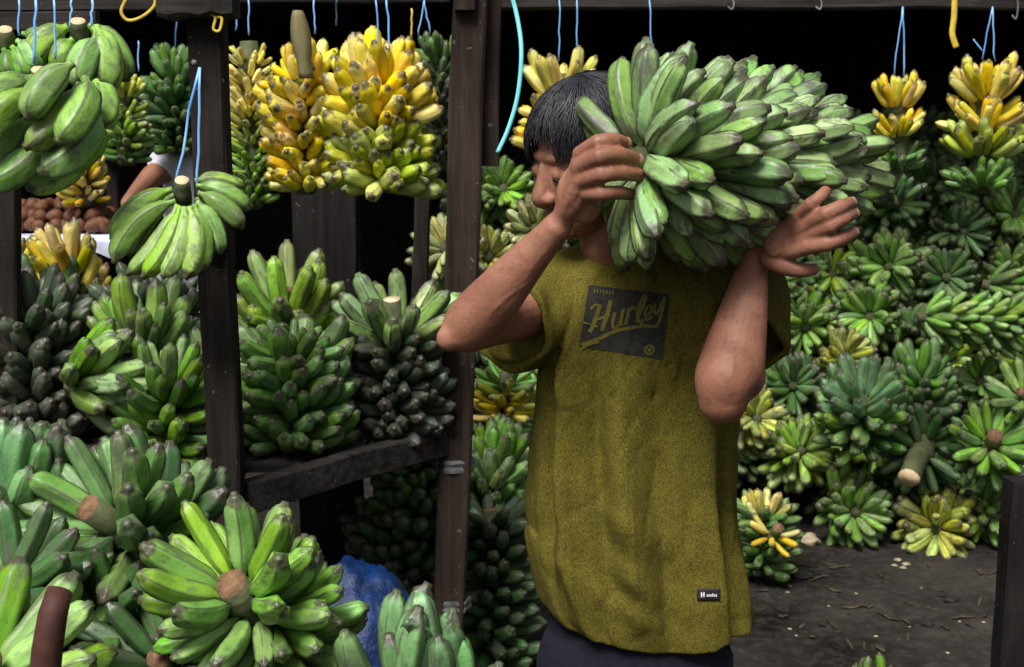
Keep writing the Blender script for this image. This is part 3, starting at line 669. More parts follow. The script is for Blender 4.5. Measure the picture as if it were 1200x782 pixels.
# ------------------------------------------------------------------ between the leaning post and the man
rosette('small-fingered green bunch below the dangling ribbon', 590, 222, 5.2, 78, G['green'], (.2, .2), 2)
rosette('pale green bunch left of the face of the man', 628, 268, 5.0, 74, G['pale'], (.1, .3), 2)
rosette('pale bunch in the gap left of the leaning brown post', 522, 292, 4.9, 82, G['pale'], (-.1, .25), 2, kind='slim')
rosette('yellow-flecked bunch behind the elbow of the man', 572, 300, 5.0, 74, G['yg'], (.1, .2), 2)
rosette('green star bunch in the gap beside the shirt', 612, 425, 4.9, 78, G['green'], (0, .1), 2)
column('yellow and green bunch in the gap beside the shirt', 592, 497, 4.6, .14, .125, G['yellow'], G['green'], 4, 13, 2, kind='slim', mat='banana_ripe', fan=False)
rosette('dark bunch behind the sleeve of the man', 560, 400, 5.1, 80, G['dark'], (0, .1), 2)
bunch('big light green bunch of upswept fingers between leaning post and shirt', P(572, 590, 3.85), (.15, -.25, 1), [dict(s=-.16, n=11, splay=80, L=.13), dict(s=-.08, n=12, splay=72, L=.15), dict(s=.0, n=12, splay=62, L=.16, col=G['bright']), dict(s=.07, n=12, splay=52, L=.16, col=G['pale']), dict(s=.13, n=9, splay=34, L=.16, col=G['bright'])], G['bright'], 'fat', 'banana', 1, stalk=(-.3, .2))
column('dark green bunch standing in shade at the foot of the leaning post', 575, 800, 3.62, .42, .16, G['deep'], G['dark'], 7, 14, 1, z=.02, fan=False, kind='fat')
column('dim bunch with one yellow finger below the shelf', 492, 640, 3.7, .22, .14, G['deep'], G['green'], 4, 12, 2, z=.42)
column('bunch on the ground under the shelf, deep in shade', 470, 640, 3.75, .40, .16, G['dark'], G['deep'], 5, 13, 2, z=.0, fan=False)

# ------------------------------------------------------------------ the heap on the right
HEAP = 'bunches in the tall heap on the right'
def hy(py, px=1000): return 4.75 + (650 - py) / 520 * 1.25
heap = [
    (1130, 273, 74, 'deep', (0, .1), 'round dark green bunch with a clear dark centre, upper right heap'),
    (1042, 312, 88, 'green', (-.1, .15), 'green star bunch just right of the fingertips of the man'),
    (1020, 372, 86, 'green', (.05, .1), 'round yellowish green bunch below the star bunch in the heap'),
    (943, 383, 72, 'green', (-.1, .1), 'open green bunch right of the forearm of the man'),
    (1192, 252, 96, 'green', (-.2, .1), 'dark green bunch cut by the right edge at the height of the hand'),
    (1052, 240, 74, 'deep', (0, .1), 'dim bunch under the yellow hanging bunch beside the carried one'),
    (1112, 222, 82, 'deep', (.1, .1), 'shaded bunch below and left of the rightmost yellow bunch'),
    (1110, 325, 76, 'deep', (.1, .35), 'dark bunch with fingers pointing up, middle of the heap'),
    (992, 418, 74, 'lime', (-.1, .2), 'yellow-green half bunch above the large upright fan'),
    (938, 528, 92, 'bright', (-.15, .1), 'bright green star bunch above the upright heap-foot bunch'),
    (1004, 600, 94, 'green', (-.1, .05), 'green star bunch on the ground below the fresh cut stalk'),
    (1098, 620, 98, 'lime', (.0, .12), 'bright yellow-green star bunch lowest at the foot of the heap'),
    (1168, 606, 80, 'green', (.1, .1), 'green bunch half behind the blackened post'),
    (1196, 318, 70, 'green', (-.1, .2), 'bunch at the right edge below the cut one'),
    (930, 452, 84, 'deep', (0, .3), 'dark bunch beside the elbow of the man'),
    (1150, 448, 70, 'green', (-.2, .3), 'small green bunch above the right fan bunch'),
    (1196, 425, 76, 'bright', (-.3, .3), 'light bunch at the right edge in mid heap'),
    (888, 492, 76, 'lime', (0, .3), 'light yellow-green bunch peeping behind the elbow of the man'),
    (1085, 560, 78, 'deep', (.1, .2), 'dark bunch right of the fresh cut stalk'),
    (908, 330, 70, 'green', (0, .2), 'bunch close under the wrist of the man'),
    (1080, 392, 70, 'deep', (.2, .2), 'dark bunch between the star bunches in mid heap'),
]
for (px, py, d, c, tl, lab) in heap:
    rosette(lab, px, py, hy(py), d, G[c], (tl[0] + random.uniform(-.1, .1), tl[1]), 2, n=18 if d > 80 else 16)
# bunches of other shapes in the heap
bunch('bright green bunch lying on its side in mid heap', P(1085, 372, 5.15), (.95, -.1, -.05), [dict(s=k * .075, n=9, splay=66, L=.13, cov=220, az=20, col=G['bright']) for k in range(5)], G['bright'], 'fat', 'banana', 2)
bunch('bright bunch lying above the sideways one at the right edge', P(1160, 335, 5.3), (.9, -.2, -.2), [dict(s=k * .07, n=9, splay=68, L=.13, cov=220, az=20) for k in range(4)], G['green'], 'fat', 'banana', 2)
bunch('large upright fan of light green fingers, cut stalk showing, mid heap', P(1010, 482, 4.85), (-.12, -.5, .8), [dict(s=-.12, n=13, splay=92, L=.19), dict(s=-.05, n=14, splay=80, L=.2, col=G['bright']), dict(s=.0, n=13, splay=66, L=.2, col=G['teal']), dict(s=.04, n=9, splay=48, L=.19, az=180, cov=260, col=G['teal'])], G['green'], 'fat', 'banana', 1, stalk=(-.2, .06), r=.026)
column('dark bunch right behind the large upright fan', 1075, 500, 5.1, .18, .15, G['deep'], G['green'], 4, 13, 2)
bunch('fan of light green fingers with a brown cut stalk at the right edge', P(1160, 522, 4.75), (-.1, -.65, .5), [dict(s=-.08, n=12, splay=90, L=.16), dict(s=0, n=12, splay=74, L=.17, col=G['bright'])], G['green'], 'fat', 'banana', 1, stalk=(-.15, .09), r=.03)
bunch('bright bunch at the right edge above the brown cut stalk', P(1200, 470, 4.8), (-.4, -.4, .6), [dict(s=-.08, n=11, splay=88, L=.15), dict(s=0, n=11, splay=70, L=.16)], G['bright'], 'fat', 'banana', 1)
bunch('bunch with a thick fresh cut pale stalk pointing at the camera', P(1075, 540, 4.78), (-.42, -.72, -.28), [dict(s=-.12, n=10, splay=100, L=.15), dict(s=-.06, n=9, splay=95, L=.15, cov=250, az=180)], G['deep'], 'fat', 'banana', 1, stalk=(-.18, .13), r=.042, cutmat='cut_pale')
column('bunch standing on the dirt behind the shirt, pale top and yellow patches', 893, 660, 4.45, .20, .125, G['green'], G['green'], 4, 12, 1, z=.02, ctop=G['paleyellow'], kind='fat', fanL=.8)
o = bunch('few ripening yellow fingers at the foot of the bunch behind the shirt', P(905, 628, 4.32), (.1, -.3, .3), [dict(s=0, n=7, splay=85, L=.09, cov=260)], G['brownyellow'], 'slim', 'banana_ripe', 2)
bunch('tip of a green bunch showing at the bottom edge on the dirt', P(1022, 815, 2.7), (0, -.1, 1), [dict(s=-.03, n=7, splay=50, L=.09), dict(s=.0, n=4, splay=22, L=.09)], G['bright'], 'fat', 'banana', 1)
# darker bunches that fill the depth of the heap
ANCH = [(1052, 130, 'yellow bunch beside the carried one'), (1156, 130, 'rightmost yellow bunch'), (1130, 273, 'round dark-centred bunch'), (1042, 312, 'star bunch by the fingertips'), (943, 383, 'open bunch by the forearm'),
    (1192, 252, 'dark bunch at the right edge'), (1120, 372, 'bunch lying on its side'), (1010, 470, 'large upright fan'), (938, 528, 'bright star bunch'), (1160, 522, 'fan with the brown cut stalk'), (1055, 550, 'fresh cut stalk'), (1020, 372, 'round yellowish bunch'), (920, 270, 'open left hand')]
seen = set(); k = 0
for row in range(9):
    for i in range(9):
        px = 850 + i * 48 + (24 if row % 2 else 0); py = 165 + row * 52
        if py > 560 and px < 950: continue
        if py > 600: continue
        c = random.choice(['deep', 'green', 'green', 'bright'])
        qx, qy = px + random.uniform(-10, 10), py + random.uniform(-8, 8)
        ax_, ay_, an = min(ANCH, key=lambda t: (t[0] - qx) ** 2 + (t[1] - qy) ** 2)
        dx, dy = qx - ax_, qy - ay_; far = math.hypot(dx, dy) > 62
        where = ('further ' if far else 'just ') + (('right of' if dx > 0 else 'left of') if abs(dx) > abs(dy) else ('below' if dy > 0 else 'above'))
        lab = f"{dict(deep='deep green', green='mid green', bright='bright green')[c]} bunch partly covered, {where} the {an}"
        if lab in seen: lab = lab.replace('partly covered', 'well covered')
        if lab in seen: lab = 'shaded green bunch deep in the heap, mostly covered by the front ones'
        seen.add(lab)
        rosette(lab, qx, qy, hy(py) + .25, random.uniform(76, 92), G[c], (random.uniform(-.3, .3), random.uniform(-.1, .4)), 2, n=15, group='covered bunches inside the heap', hands=2)
for (px, py, lab) in ((555, 240, 'dim green bunch behind the leaning post'), (600, 345, 'dark bunch hidden behind the forearm of the man'), (545, 455, 'dim bunch low behind the leaning post'), (630, 500, 'dark bunch against the edge of the shirt'), (650, 330, 'dark bunch behind the raised arm')):
    rosette(lab, px, py, 5.4, 90, G['deep'], (.1, .3), 2, hands=2)
# the heap and the shelf go on where the man and the frame edges hide them
rs = random.getstate(); random.seed(99)
for (x0, x1, g_, l_) in ((650, 850, 'bunches of the heap behind the man', 'green bunch of the heap hidden behind the man and his load'), (1240, 1440, 'bunches of the heap past the right edge', 'green bunch of the heap continuing past the right edge')):
    for row in range(7):
        for i in range(4):
            px = x0 + (x1 - x0) * (i + .5) / 4 + (22 if row % 2 else -10); py = 200 + row * 64
            rosette(l_, px, py, hy(py) + .2, random.uniform(84, 100), G[random.choice(['deep', 'green', 'bright'])], (random.uniform(-.3, .3), random.uniform(-.1, .4)), 2, n=15, group=g_, hands=2)
for i, (x, y) in enumerate(((-1.45, 2.85), (-1.8, 3.0), (-1.5, 3.3), (-1.85, 3.5), (-1.3, 3.6))):
    column('green bunch on the stall shelf past the left edge', 0, 500, y, .24, .14, G[['deep', 'green', 'grey', 'green', 'deep'][i]], None, 4, 12, 2, z=SH, group='bunches on the shelf past the left edge').location.x = x
random.setstate(rs)
# near-black sloping sheet inside the heap, behind its front bunches
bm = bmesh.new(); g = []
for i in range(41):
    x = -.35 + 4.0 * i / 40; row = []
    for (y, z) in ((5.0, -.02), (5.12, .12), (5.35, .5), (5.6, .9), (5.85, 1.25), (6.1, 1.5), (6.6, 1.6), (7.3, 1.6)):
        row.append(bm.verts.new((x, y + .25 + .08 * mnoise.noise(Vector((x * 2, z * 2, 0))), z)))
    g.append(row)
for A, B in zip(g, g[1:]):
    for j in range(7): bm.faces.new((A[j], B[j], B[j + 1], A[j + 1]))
M['bank'] = mat_plain('near_black_heap_core', (.006, .008, .005), (.016, .02, .012), 9, .95, .05)
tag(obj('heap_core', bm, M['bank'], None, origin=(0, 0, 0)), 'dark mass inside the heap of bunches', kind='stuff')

# ------------------------------------------------------------------ litter on the dirt
M['scrap'] = mat_plain('dry_scrap', (.20, .16, .09), (.42, .36, .24), 30, .8)
M['clod'] = mat_plain('black_clod', (.008, .007, .007), (.02, .018, .017), 20, .9, .006)
def scrap(label, px, py, r, flat, m, group=None, name='scrap', cat='litter'):
    d = (py - 188) / FPX; Y = 1.5 / d * .985
    c = P(px, py, Y); c.z = gh(c.x, c.y)
    bm = bmesh.new(); bmesh.ops.create_icosphere(bm, subdivisions=3, radius=1); ph = random.uniform(0, 50)
    for v in bm.verts:
        n = v.co.copy(); v.co = Vector((n.x * r * 1.2, n.y * r * random.uniform(.95, 1.05), n.z * r * flat)) * (1 + .45 * mnoise.noise(n * 1.6 + Vector((ph, 0, 0))))
    bmesh.ops.translate(bm, verts=bm.verts, vec=c + Vector((0, 0, r * flat * .6)))
    return tag(obj(name, bm, M[m], None), label, cat, group)
scrap('flat black clod on the dirt near the hem of the shirt', 938, 680, .035, .35, 'clod', name='clod', cat='clod')
scrap('pale green cut stump on the dirt beside the yellow-patched bunch', 948, 640, .035, .7, 'scrap', name='stalk_scrap')
for (px, py, r) in ((1052, 660, .012), (1062, 664, .013), (1058, 670, .011), (1048, 668, .009)): scrap('small pale scrap in the cluster before the lowest star bunch', px, py, r, .4, 'scrap', 'pale scraps clustered before the heap')
for i in range(18):
    px, py = random.uniform(885, 1165), random.uniform(668, 780)
    scrap('tiny pale scrap scattered on the dirt', px, py, random.uniform(.003, .007), .4, random.choice(['scrap', 'scrap', 'clod']), 'tiny scraps scattered on the dirt')
M['dead_leaf'] = mat_plain('trodden_leaf_scrap', (.022, .016, .010), (.07, .055, .03), 25, .8, .004)
for i in range(34):
    px, py = random.uniform(880, 1170), random.uniform(664, 782); d = (py - 188) / FPX; c = P(px, py, 1.5 / d * .985); a_ = random.uniform(0, 6.28); ln, wd = random.uniform(.015, .05), random.uniform(.004, .013)
    bm = bmesh.new(); L_, R_ = [], []
    for k in range(6):
        t = k / 5; x = (t - .5) * 2 * ln; ww = wd * math.sin(math.pi * (.1 + .8 * t)) * random.uniform(.7, 1.2)
        for sgn, ll in ((1, L_), (-1, R_)):
            q = Vector((math.cos(a_) * x - math.sin(a_) * sgn * ww, math.sin(a_) * x + math.cos(a_) * sgn * ww, 0)) + c
            q.z = gh(q.x, q.y) + .005 + .004 * random.random(); ll.append(bm.verts.new(q))
    for k in range(5): bm.faces.new((L_[k], R_[k], R_[k + 1], L_[k + 1]))
    o = obj('leaf_scrap', bm, M['dead_leaf'], None, origin=c); o.modifiers.new('t', 'SOLIDIFY').thickness = .0015
    tag(o, 'brown trodden leaf scrap lying on the dirt', 'litter', 'trodden leaf scraps on the dirt')
for i in range(5):
    px, py = random.uniform(885, 1165), random.uniform(680, 780)
    scrap('small dark clod on the dirt before the heap', px, py, random.uniform(.012, .028), .4, 'clod', 'dark clods on the dirt', 'clod', 'clod')
# ------------------------------------------------------------------ people
def mat_skin(name, c0, c1, c2):
    s = NT(name); v = s.coord('Object', (1, 1, 1), False)
    c = s.mix(s.ramp(s.noise(v, 9, 5), [(.35, 0.0), (.65, 1.0)]), c0, c1)
    c = s.mix(s.ramp(s.noise(v, 38, 5, .6), [(.5, 0.0), (.75, .6)]), c, c2)
    c = s.mix(s.ramp(s.noise(v, 150, 2), [(.69, 0.0), (.74, .5)]), c, tuple(x * .4 for x in c0))
    vo = s.n('ShaderNodeTexVoronoi'); vo.inputs['Scale'].default_value = 420; s.l(v, vo.inputs['Vector'])
    p = s.bump(vo.outputs['Distance'], .22, .0008)
    st = s.n('ShaderNodeMapping'); st.inputs['Scale'].default_value = (1, 1, 1); s.l(v, st.inputs[0])
    p = s.bump(s.noise(v, 70, 6, .65), .45, .0025, p); s.bump(s.noise(v, 24, 4, .6), .35, .006, p)
    s.b.inputs['Subsurface Weight'].default_value = .08; s.b.inputs['Subsurface Radius'].default_value = (.012, .004, .002)
    return s.out(c, s.ramp(s.noise(v, 30, 4), [(.3, .46), (.7, .66)]), .36)
M['skin'] = mat_skin('brown_skin', (.20, .082, .048), (.30, .138, .088), (.13, .05, .032))
M['skin2'] = mat_skin('brown_skin_far', (.235, .098, .056), (.32, .15, .092), (.17, .065, .04))
def mat_shirt():
    s = NT('mustard_heather_jersey'); v = s.coord('Object', (1, 1, 1), False)
    st = s.n('ShaderNodeMapping'); st.inputs['Scale'].default_value = (1, 1, .8); s.l(v, st.inputs[0])
    c = s.mix(s.ramp(s.noise(v, 3.5, 4), [(.3, 0.0), (.7, 1.0)]), (.104, .087, .010), (.136, .113, .012))
    c = s.mix(s.ramp(s.noise(st.outputs[0], 360, 3, .8), [(.44, 0.0), (.60, .78)]), c, (.022, .019, .007))
    c = s.mix(s.ramp(s.noise(st.outputs[0], 520, 2, .7), [(.55, 0.0), (.66, .7)]), c, (.20, .17, .032))
    c = s.mix(s.ramp(s.noise(v, 34, 5, .7), [(.42, 0.0), (.66, .5)]), c, s.mix(1, c, (.6, .6, .65), 'MULTIPLY'))
    # dirt and sap stains over the belly
    sp = s.n('ShaderNodeSeparateXYZ'); s.l(v, sp.inputs[0])
    zz = s.ramp(sp.outputs[2], [(.0, 0.0), (.06, 1.0), (.30, .8), (.46, 0.0)])
    c = s.mix(s.math('MULTIPLY', zz, s.ramp(s.noise(v, 11, 5), [(.46, 0.0), (.62, .75)])), c, (.042, .036, .016))
    c = s.mix(s.math('MULTIPLY', zz, s.ramp(s.noise(v, 26, 4), [(.64, 0.0), (.69, .6)])), c, (.045, .05, .03))
    p = s.bump(s.noise(v, 420, 2), .5, .0015); s.bump(s.noise(v, 16, 4), .3, .008, p)
    return s.out(c, .92, .15)
M['shirt'] = mat_shirt()
M['print'] = mat_plain('faded_charcoal_print', (.018, .019, .018), (.038, .037, .030), 120, .95, .0008, (1, 1, 1), .08)
M['print_light'] = mat_plain('mustard_print_gap', (.085, .073, .012), (.13, .11, .014), 160, .9, .0008)
M['label_black'] = mat_plain('black_woven_label', (.008, .008, .009), (.014, .014, .015), 300, .7, .0004)
M['label_white'] = mat_plain('white_woven_thread', (.5, .5, .5), (.7, .7, .7), 300, .8, .0004)
M['denim'] = mat_plain('dark_navy_denim', (.0025, .003, .008), (.006, .007, .016), 60, .9, .002)
M['hair'] = None
s = NT('black_hair'); v = s.coord('Object', (1, 1, 1), False)
M['hair'] = s.out(s.mix(s.noise(v, 60, 3), (.006, .006, .010), (.014, .014, .021)), .48, .45)
M['eye'] = mat_plain('dark_eye', (.012, .008, .006), (.02, .012, .01), 90, .12, .0002)
M['eye_white'] = mat_plain('eye_white', (.42, .36, .32), (.55, .48, .43), 90, .3, .0002)
M['nail'] = mat_plain('finger_nail', (.30, .155, .11), (.40, .22, .165), 60, .35, .0005)

def remeshed(name, bm, vox, smooth_it, mat, parent, subd=False):
    me = bpy.data.meshes.new(name); bmesh.ops.recalc_face_normals(bm, faces=bm.faces); bm.to_mesh(me); bm.free()
    t = bpy.data.objects.new('tmp', me); col.objects.link(t)
    md = t.modifiers.new('r', 'REMESH'); md.mode = 'VOXEL'; md.voxel_size = vox; md.use_smooth_shade = True
    if smooth_it:
        ms = t.modifiers.new('s', 'SMOOTH'); ms.iterations = smooth_it; ms.factor = .5
    dg = bpy.context.evaluated_depsgraph_get(); dg.update()
    out = bpy.data.meshes.new_from_object(t.evaluated_get(dg)); out.name = name
    bpy.data.objects.remove(t); bpy.data.meshes.remove(me)
    out.materials.clear(); out.materials.append(mat)
    out.polygons.foreach_set('use_smooth', [True] * len(out.polygons))
    org = wmat(parent).translation
    out.transform(Matrix.Translation(-org))
    return link(name, out, parent, Matrix.Translation(org))
def limb(bm, keys, seg=20, n=6, ref=None):
    """keys: (Vector, radius) or (Vector, (a,b)) smoothed into a tapered limb"""
    raw = []
    for p, r in keys:
        a, b = r if isinstance(r, tuple) else (r, r)
        raw.append((*p, a, b))
    sp = smoothpath(raw, n)
    tube(bm, [Vector(q[:3]) for q in sp], [(q[3], q[4]) for q in sp], seg, True, ref)
    for q in (sp[0], sp[-1]): ball(bm, Vector(q[:3]), min(q[3], q[4]) * .98, seg=14)

YM = 2.36                                    # the man's distance
foot = P(745, 740, YM); foot.z = 0
man = empty('person', foot, 'man in a mustard T-shirt and dark jeans carrying the big bunch on his shoulder', 'person')
bm = bmesh.new()
# --- trunk, neck, legs under the clothes
zs = lambda py, px=750, Y=YM: P(px, py, Y)
limb(bm, [(zs(760), (.15, .10)), (zs(690), (.15, .10)), (zs(560), (.135, .095)), (zs(430), (.155, .10)), (zs(345, 765), (.14, .07)), (zs(318, 765), (.08, .05))], 24, 5, Vector((1, 0, 0)))
hipL, hipR = P(688, 770, YM), P(800, 770, YM)
for hp, dx in ((hipL, -.02), (hipR, .03)):
    f = Vector((hp.x + dx, YM, .09))
    limb(bm, [(hp, .082), (hp.lerp(f, .25), .075), (hp.lerp(f, .52) + Vector((0, -.015, 0)), .055), (hp.lerp(f, .68), .054), (f, .036)], 16, 4)
    limb(bm, [(f + Vector((0, .04, -.03)), .035), (f + Vector((0, -.06, -.05)), .04), (f + Vector((0, -.16, -.062)), .028)], 12, 3)
# --- head turned to his right and bowed
HC = P(690, 186, 2.335)
fw = Vector((-.84, -.44, -.30)).normalized()          # where the face looks
up = Vector((-.18, -.22, 1)); up = (up - fw * up.dot(fw)).normalized()
sd_ = up.cross(fw).normalized()                       # his left, towards the camera side
HS = 1.10                                             # the head shows large for the body
HM = Matrix((fw, sd_, up)).transposed() * HS
def H(f, s, u): return HC + HM @ Vector((f, s, u))
def hb(f, s, u, r, rot=None):
    ball(bm, H(f, s, u), r, HM.to_4x4(), 20)
hb(-.012, 0, .028, (.094, .075, .086))                 # skull
hb(.030, 0, -.025, (.066, .062, .082))                 # face block
hb(.030, 0, -.075, (.058, .050, .048))                 # jaw
hb(.062, 0, -.098, (.026, .026, .020))                 # chin
hb(.070, 0, .026, (.018, .046, .014))                  # brow

hb(.060, .042, -.025, (.026, .022, .022)); hb(.060, -.042, -.025, (.026, .022, .022))   # cheekbones
limb(bm, [(H(.086, 0, .012), .009), (H(.095, 0, -.012), .012), (H(.104, 0, -.034), .0165), (H(.098, 0, -.046), .011)], 12, 4)
for q in (.016, -.016): hb(.094, q, -.037, (.014, .010, .010))
hb(.088, 0, -.066, (.014, .024, .006)); hb(.086, 0, -.077, (.014, .022, .007))          # lips
for q in (1, -1):
    hb(-.012, .077 * q, -.006, (.020, .010, .032)); hb(-.004, .072 * q, -.032, (.010, .008, .010))   # ears
    hb(.077, .031 * q, .001, (.012, .0175, .0125))     # closed-down eyelids
limb(bm, [(H(-.035, 0, -.06), (.056, .056)), (P(716, 285, 2.37), (.058, .06)), (P(735, 318, 2.40), (.055, .055))], 18, 4)
# --- his right arm (left in the picture)
shR, elR, wrR = P(672, 348, 2.40), P(547, 384, 2.17), P(655, 264, 2.10)
limb(bm, [(shR, .058), (shR.lerp(elR, .45), .050), (shR.lerp(elR, .85), .045), (elR + Vector((.004, .0, .0)), .044)], 20, 5)
fo = elR.lerp(wrR, .3)
limb(bm, [(P(547, 386, 2.165), .040), (P(526, 397, 2.155), .024)], 16, 4)
limb(bm, [(elR, .045), (elR.lerp(wrR, .12), .0465), (elR.lerp(wrR, .30) + Vector((.004, 0, .002)), .0445), (elR.lerp(wrR, .6), .036), (elR.lerp(wrR, .86), .0275), (wrR, (.025, .029))], 22, 5)
# --- his left arm (right in the picture)
shL, elL, wrL = P(874, 338, 2.40), P(852, 452, 2.13), P(885, 303, 2.16)
limb(bm, [(shL, .058), (shL.lerp(elL, .5), .054), (shL.lerp(elL, .85), .056), (elL + Vector((.020, .014, .016)), .050)], 20, 5)
limb(bm, [(P(847, 468, 2.118), .0445), (P(850, 446, 2.12), .053), (elL.lerp(wrL, .16), .0555), (elL.lerp(wrL, .34), .0505), (elL.lerp(wrL, .60), .0405), (elL.lerp(wrL, .82), .031), (elL.lerp(wrL, .93), .0255), (wrL + Vector((.004, 0, .01)), (.024, .029))], 22, 5)
nails = []
def finger(keys, r0, r1, nail_n=None):
    """knuckle, two joints, tip as pixels with depth"""
    p = [P(*k) for k in keys]
    rr = [r0, r0 * .98, (r0 + r1) / 2 * .98, r1]
    pts = [(*a, b) for a, b in zip(p, rr)]
    sp = smoothpath(pts, 5)
    tube(bm, [Vector(q[:3]) for q in sp], [q[3] for q in sp], 14)
    ball(bm, p[-1], r1 * .99, seg=12); ball(bm, p[0], r0 * 1.05, seg=12)
    for q, k in ((p[1], r0 * 1.07), (p[2], (r0 + r1) / 2 * 1.05)): ball(bm, q, k, seg=12)
    if nail_n is not None: nails.append((p[-1], (p[-1] - p[-2]).normalized(), r1, Vector(nail_n)))
# right hand: back of the hand to the camera, fingers wrapped on the front of the bunch
kn = [(681, 181, 2.052), (679, 197, 2.042), (681, 212, 2.042), (684, 227, 2.052)]
tips = [((701, 168, 2.026), (719, 165, 2.035), (731, 168, 2.062)), ((703, 184, 2.012), (727, 182, 2.026), (745, 187, 2.058)), ((705, 205, 2.014), (730, 203, 2.026), (750, 206, 2.058)), ((705, 227, 2.022), (724, 226, 2.034), (738, 228, 2.062))]
for k, t, r in zip(kn, tips, (.0118, .0120, .0116, .0106)):
    finger([k, *t], r * 1.2, r * .97, (0.1, -1, .25))
    limb(bm, [(wrR + Vector((0, -.004, .004)), .016), (wrR.lerp(P(*k), .6) + Vector((0, -.004, 0)), .0145), (P(*k), .0128)], 12, 3)
ball(bm, P(675, 225, 2.075), (.032, .02, .046), Matrix.Rotation(R(12), 4, 'Y'))
ball(bm, P(684, 245, 2.085), (.027, .02, .026))         # heel of the hand
limb(bm, [(P(662, 235, 2.10), .018), (P(690, 180, 2.13), .015), (P(722, 172, 2.14), .011)], 12, 4)   # thumb closing behind
# left hand: open, holding the bunch from below
kl = [(938, 252, 2.085), (950, 262, 2.072), (955, 275, 2.068), (946, 290, 2.072)]
tl = [((950, 240, 2.065), (962, 230, 2.065), (969, 222, 2.098)), ((968, 251, 2.045), (985, 243, 2.052), (996, 238, 2.096)), ((972, 265, 2.046), (988, 256, 2.055), (999, 251, 2.100)), ((968, 286, 2.052), (986, 280, 2.06), (999, 273, 2.102))]
for k, t, r in zip(kl, tl, (.0102, .0118, .0120, .0114)):
    finger([k, *t], r * 1.14, r * .90, (.3, -1, .3))
    limb(bm, [(wrL + Vector((.006, -.008, .006)), .017), (wrL.lerp(P(*k), .6) + Vector((0, -.006, 0)), .0150), (P(*k), .0128)], 12, 3)
ball(bm, P(925, 280, 2.105), (.046, .02, .034), Matrix.Rotation(R(-25), 4, 'Y'))
limb(bm, [(P(902, 303, 2.12), .018), (P(922, 313, 2.105), .0155), (P(940, 317, 2.10), .0125), (P(953, 316, 2.105), .0105)], 14, 4)
body = remeshed('body', bm, .0026, 4, M['skin'], man)
import numpy as np
def relax(o, spots, it=90):
    """blend the joints: smooth the surface around each (centre, radius)"""
    me = o.data; n = len(me.vertices); co = np.empty(n * 3); me.vertices.foreach_get('co', co); co = co.reshape(-1, 3)
    e = np.empty(len(me.edges) * 2, dtype=np.int64); me.edges.foreach_get('vertices', e); e = e.reshape(-1, 2)
    org = np.array(wmat(o).translation); w_ = np.zeros(n)
    for c, r in spots: w_ = np.maximum(w_, np.clip(1.6 - 1.6 * np.linalg.norm(co + org - np.array(c), axis=1) / r, 0, 1))
    deg = np.bincount(e.ravel(), minlength=n)[:, None]
    for k in range(it):
        s_ = np.zeros_like(co)
        for ax in range(3): s_[:, ax] = np.bincount(e[:, 0], co[e[:, 1], ax], n) + np.bincount(e[:, 1], co[e[:, 0], ax], n)
        lap = s_ / deg - co
        co += lap * (.6 * w_)[:, None]
        s_ = np.zeros_like(co)
        for ax in range(3): s_[:, ax] = np.bincount(e[:, 0], co[e[:, 1], ax], n) + np.bincount(e[:, 1], co[e[:, 0], ax], n)
        lap = s_ / deg - co
        co -= lap * (.47 * w_)[:, None]
    me.vertices.foreach_set('co', co.ravel()); me.update()
relax(body, [(elR, .10), (P(526, 397, 2.155), .06), (P(846, 474, 2.11), .13), (elL, .12), (wrR, .06), (wrL, .055), (H(.03, 0, -.02), .05)])
def veins(o, lines, h=.0013, wd=.0034):
    me = o.data; n = len(me.vertices); co = np.empty(n * 3); me.vertices.foreach_get('co', co); co = co.reshape(-1, 3); org = np.array(wmat(o).translation)
    no = np.empty(n * 3); me.vertices.foreach_get('normal', no); no = no.reshape(-1, 3); px = co + org; add = np.zeros(n)
    # pixel position of every vertex as seen along its own line to the forearm surface: work in the plane of the limb
    for line in lines:
        q = [np.array(P(*k)) for k in line]
        for a_, b_ in zip(q, q[1:]):
            d_ = b_ - a_; t = np.clip(((px - a_) @ d_) / (d_ @ d_), 0, 1); v_ = px - (a_ + t[:, None] * d_); v_[:, 1] *= .18
            near = (no[:, 1] < -.15) & (np.abs(px[:, 1] - a_[1]) < .09)
            add = np.maximum(add, np.where(near, np.exp(-(np.linalg.norm(v_, axis=1) / wd) ** 2), 0))
    me.vertices.foreach_set('co', (co + no * (add * h)[:, None]).ravel()); me.update()
veins(body, [[(572, 372, 2.12), (590, 352, 2.1), (612, 338, 2.09), (626, 312, 2.08), (646, 288, 2.07)], [(612, 338, 2.09), (632, 326, 2.09), (652, 296, 2.08)], [(858, 440, 2.07), (862, 400, 2.08), (874, 362, 2.1), (880, 318, 2.12)], [(832, 430, 2.07), (850, 398, 2.08), (862, 385, 2.08)],
    [(660, 250, 2.07), (668, 225, 2.05), (676, 205, 2.04)], [(664, 236, 2.06), (676, 226, 2.05)], [(900, 292, 2.1), (922, 274, 2.09), (944, 266, 2.08)], [(905, 300, 2.1), (926, 288, 2.09), (940, 284, 2.08)]])
for p, d, r, nn in nails:
    b2 = bmesh.new(); nn = (nn - d * nn.dot(d)).normalized(); q = nn.cross(d)
    ball(b2, (0, 0, 0), 1, None, 14)
    T = Matrix((q, d, nn)).transposed().to_4x4(); T.translation = p + nn * r * .66 + d * r * .10
    bmesh.ops.transform(b2, matrix=T @ Matrix.Diagonal((r * .74, r * .95, r * .36, 1)), verts=b2.verts)
    obj('fingernail', b2, M['nail'], man, origin=p)
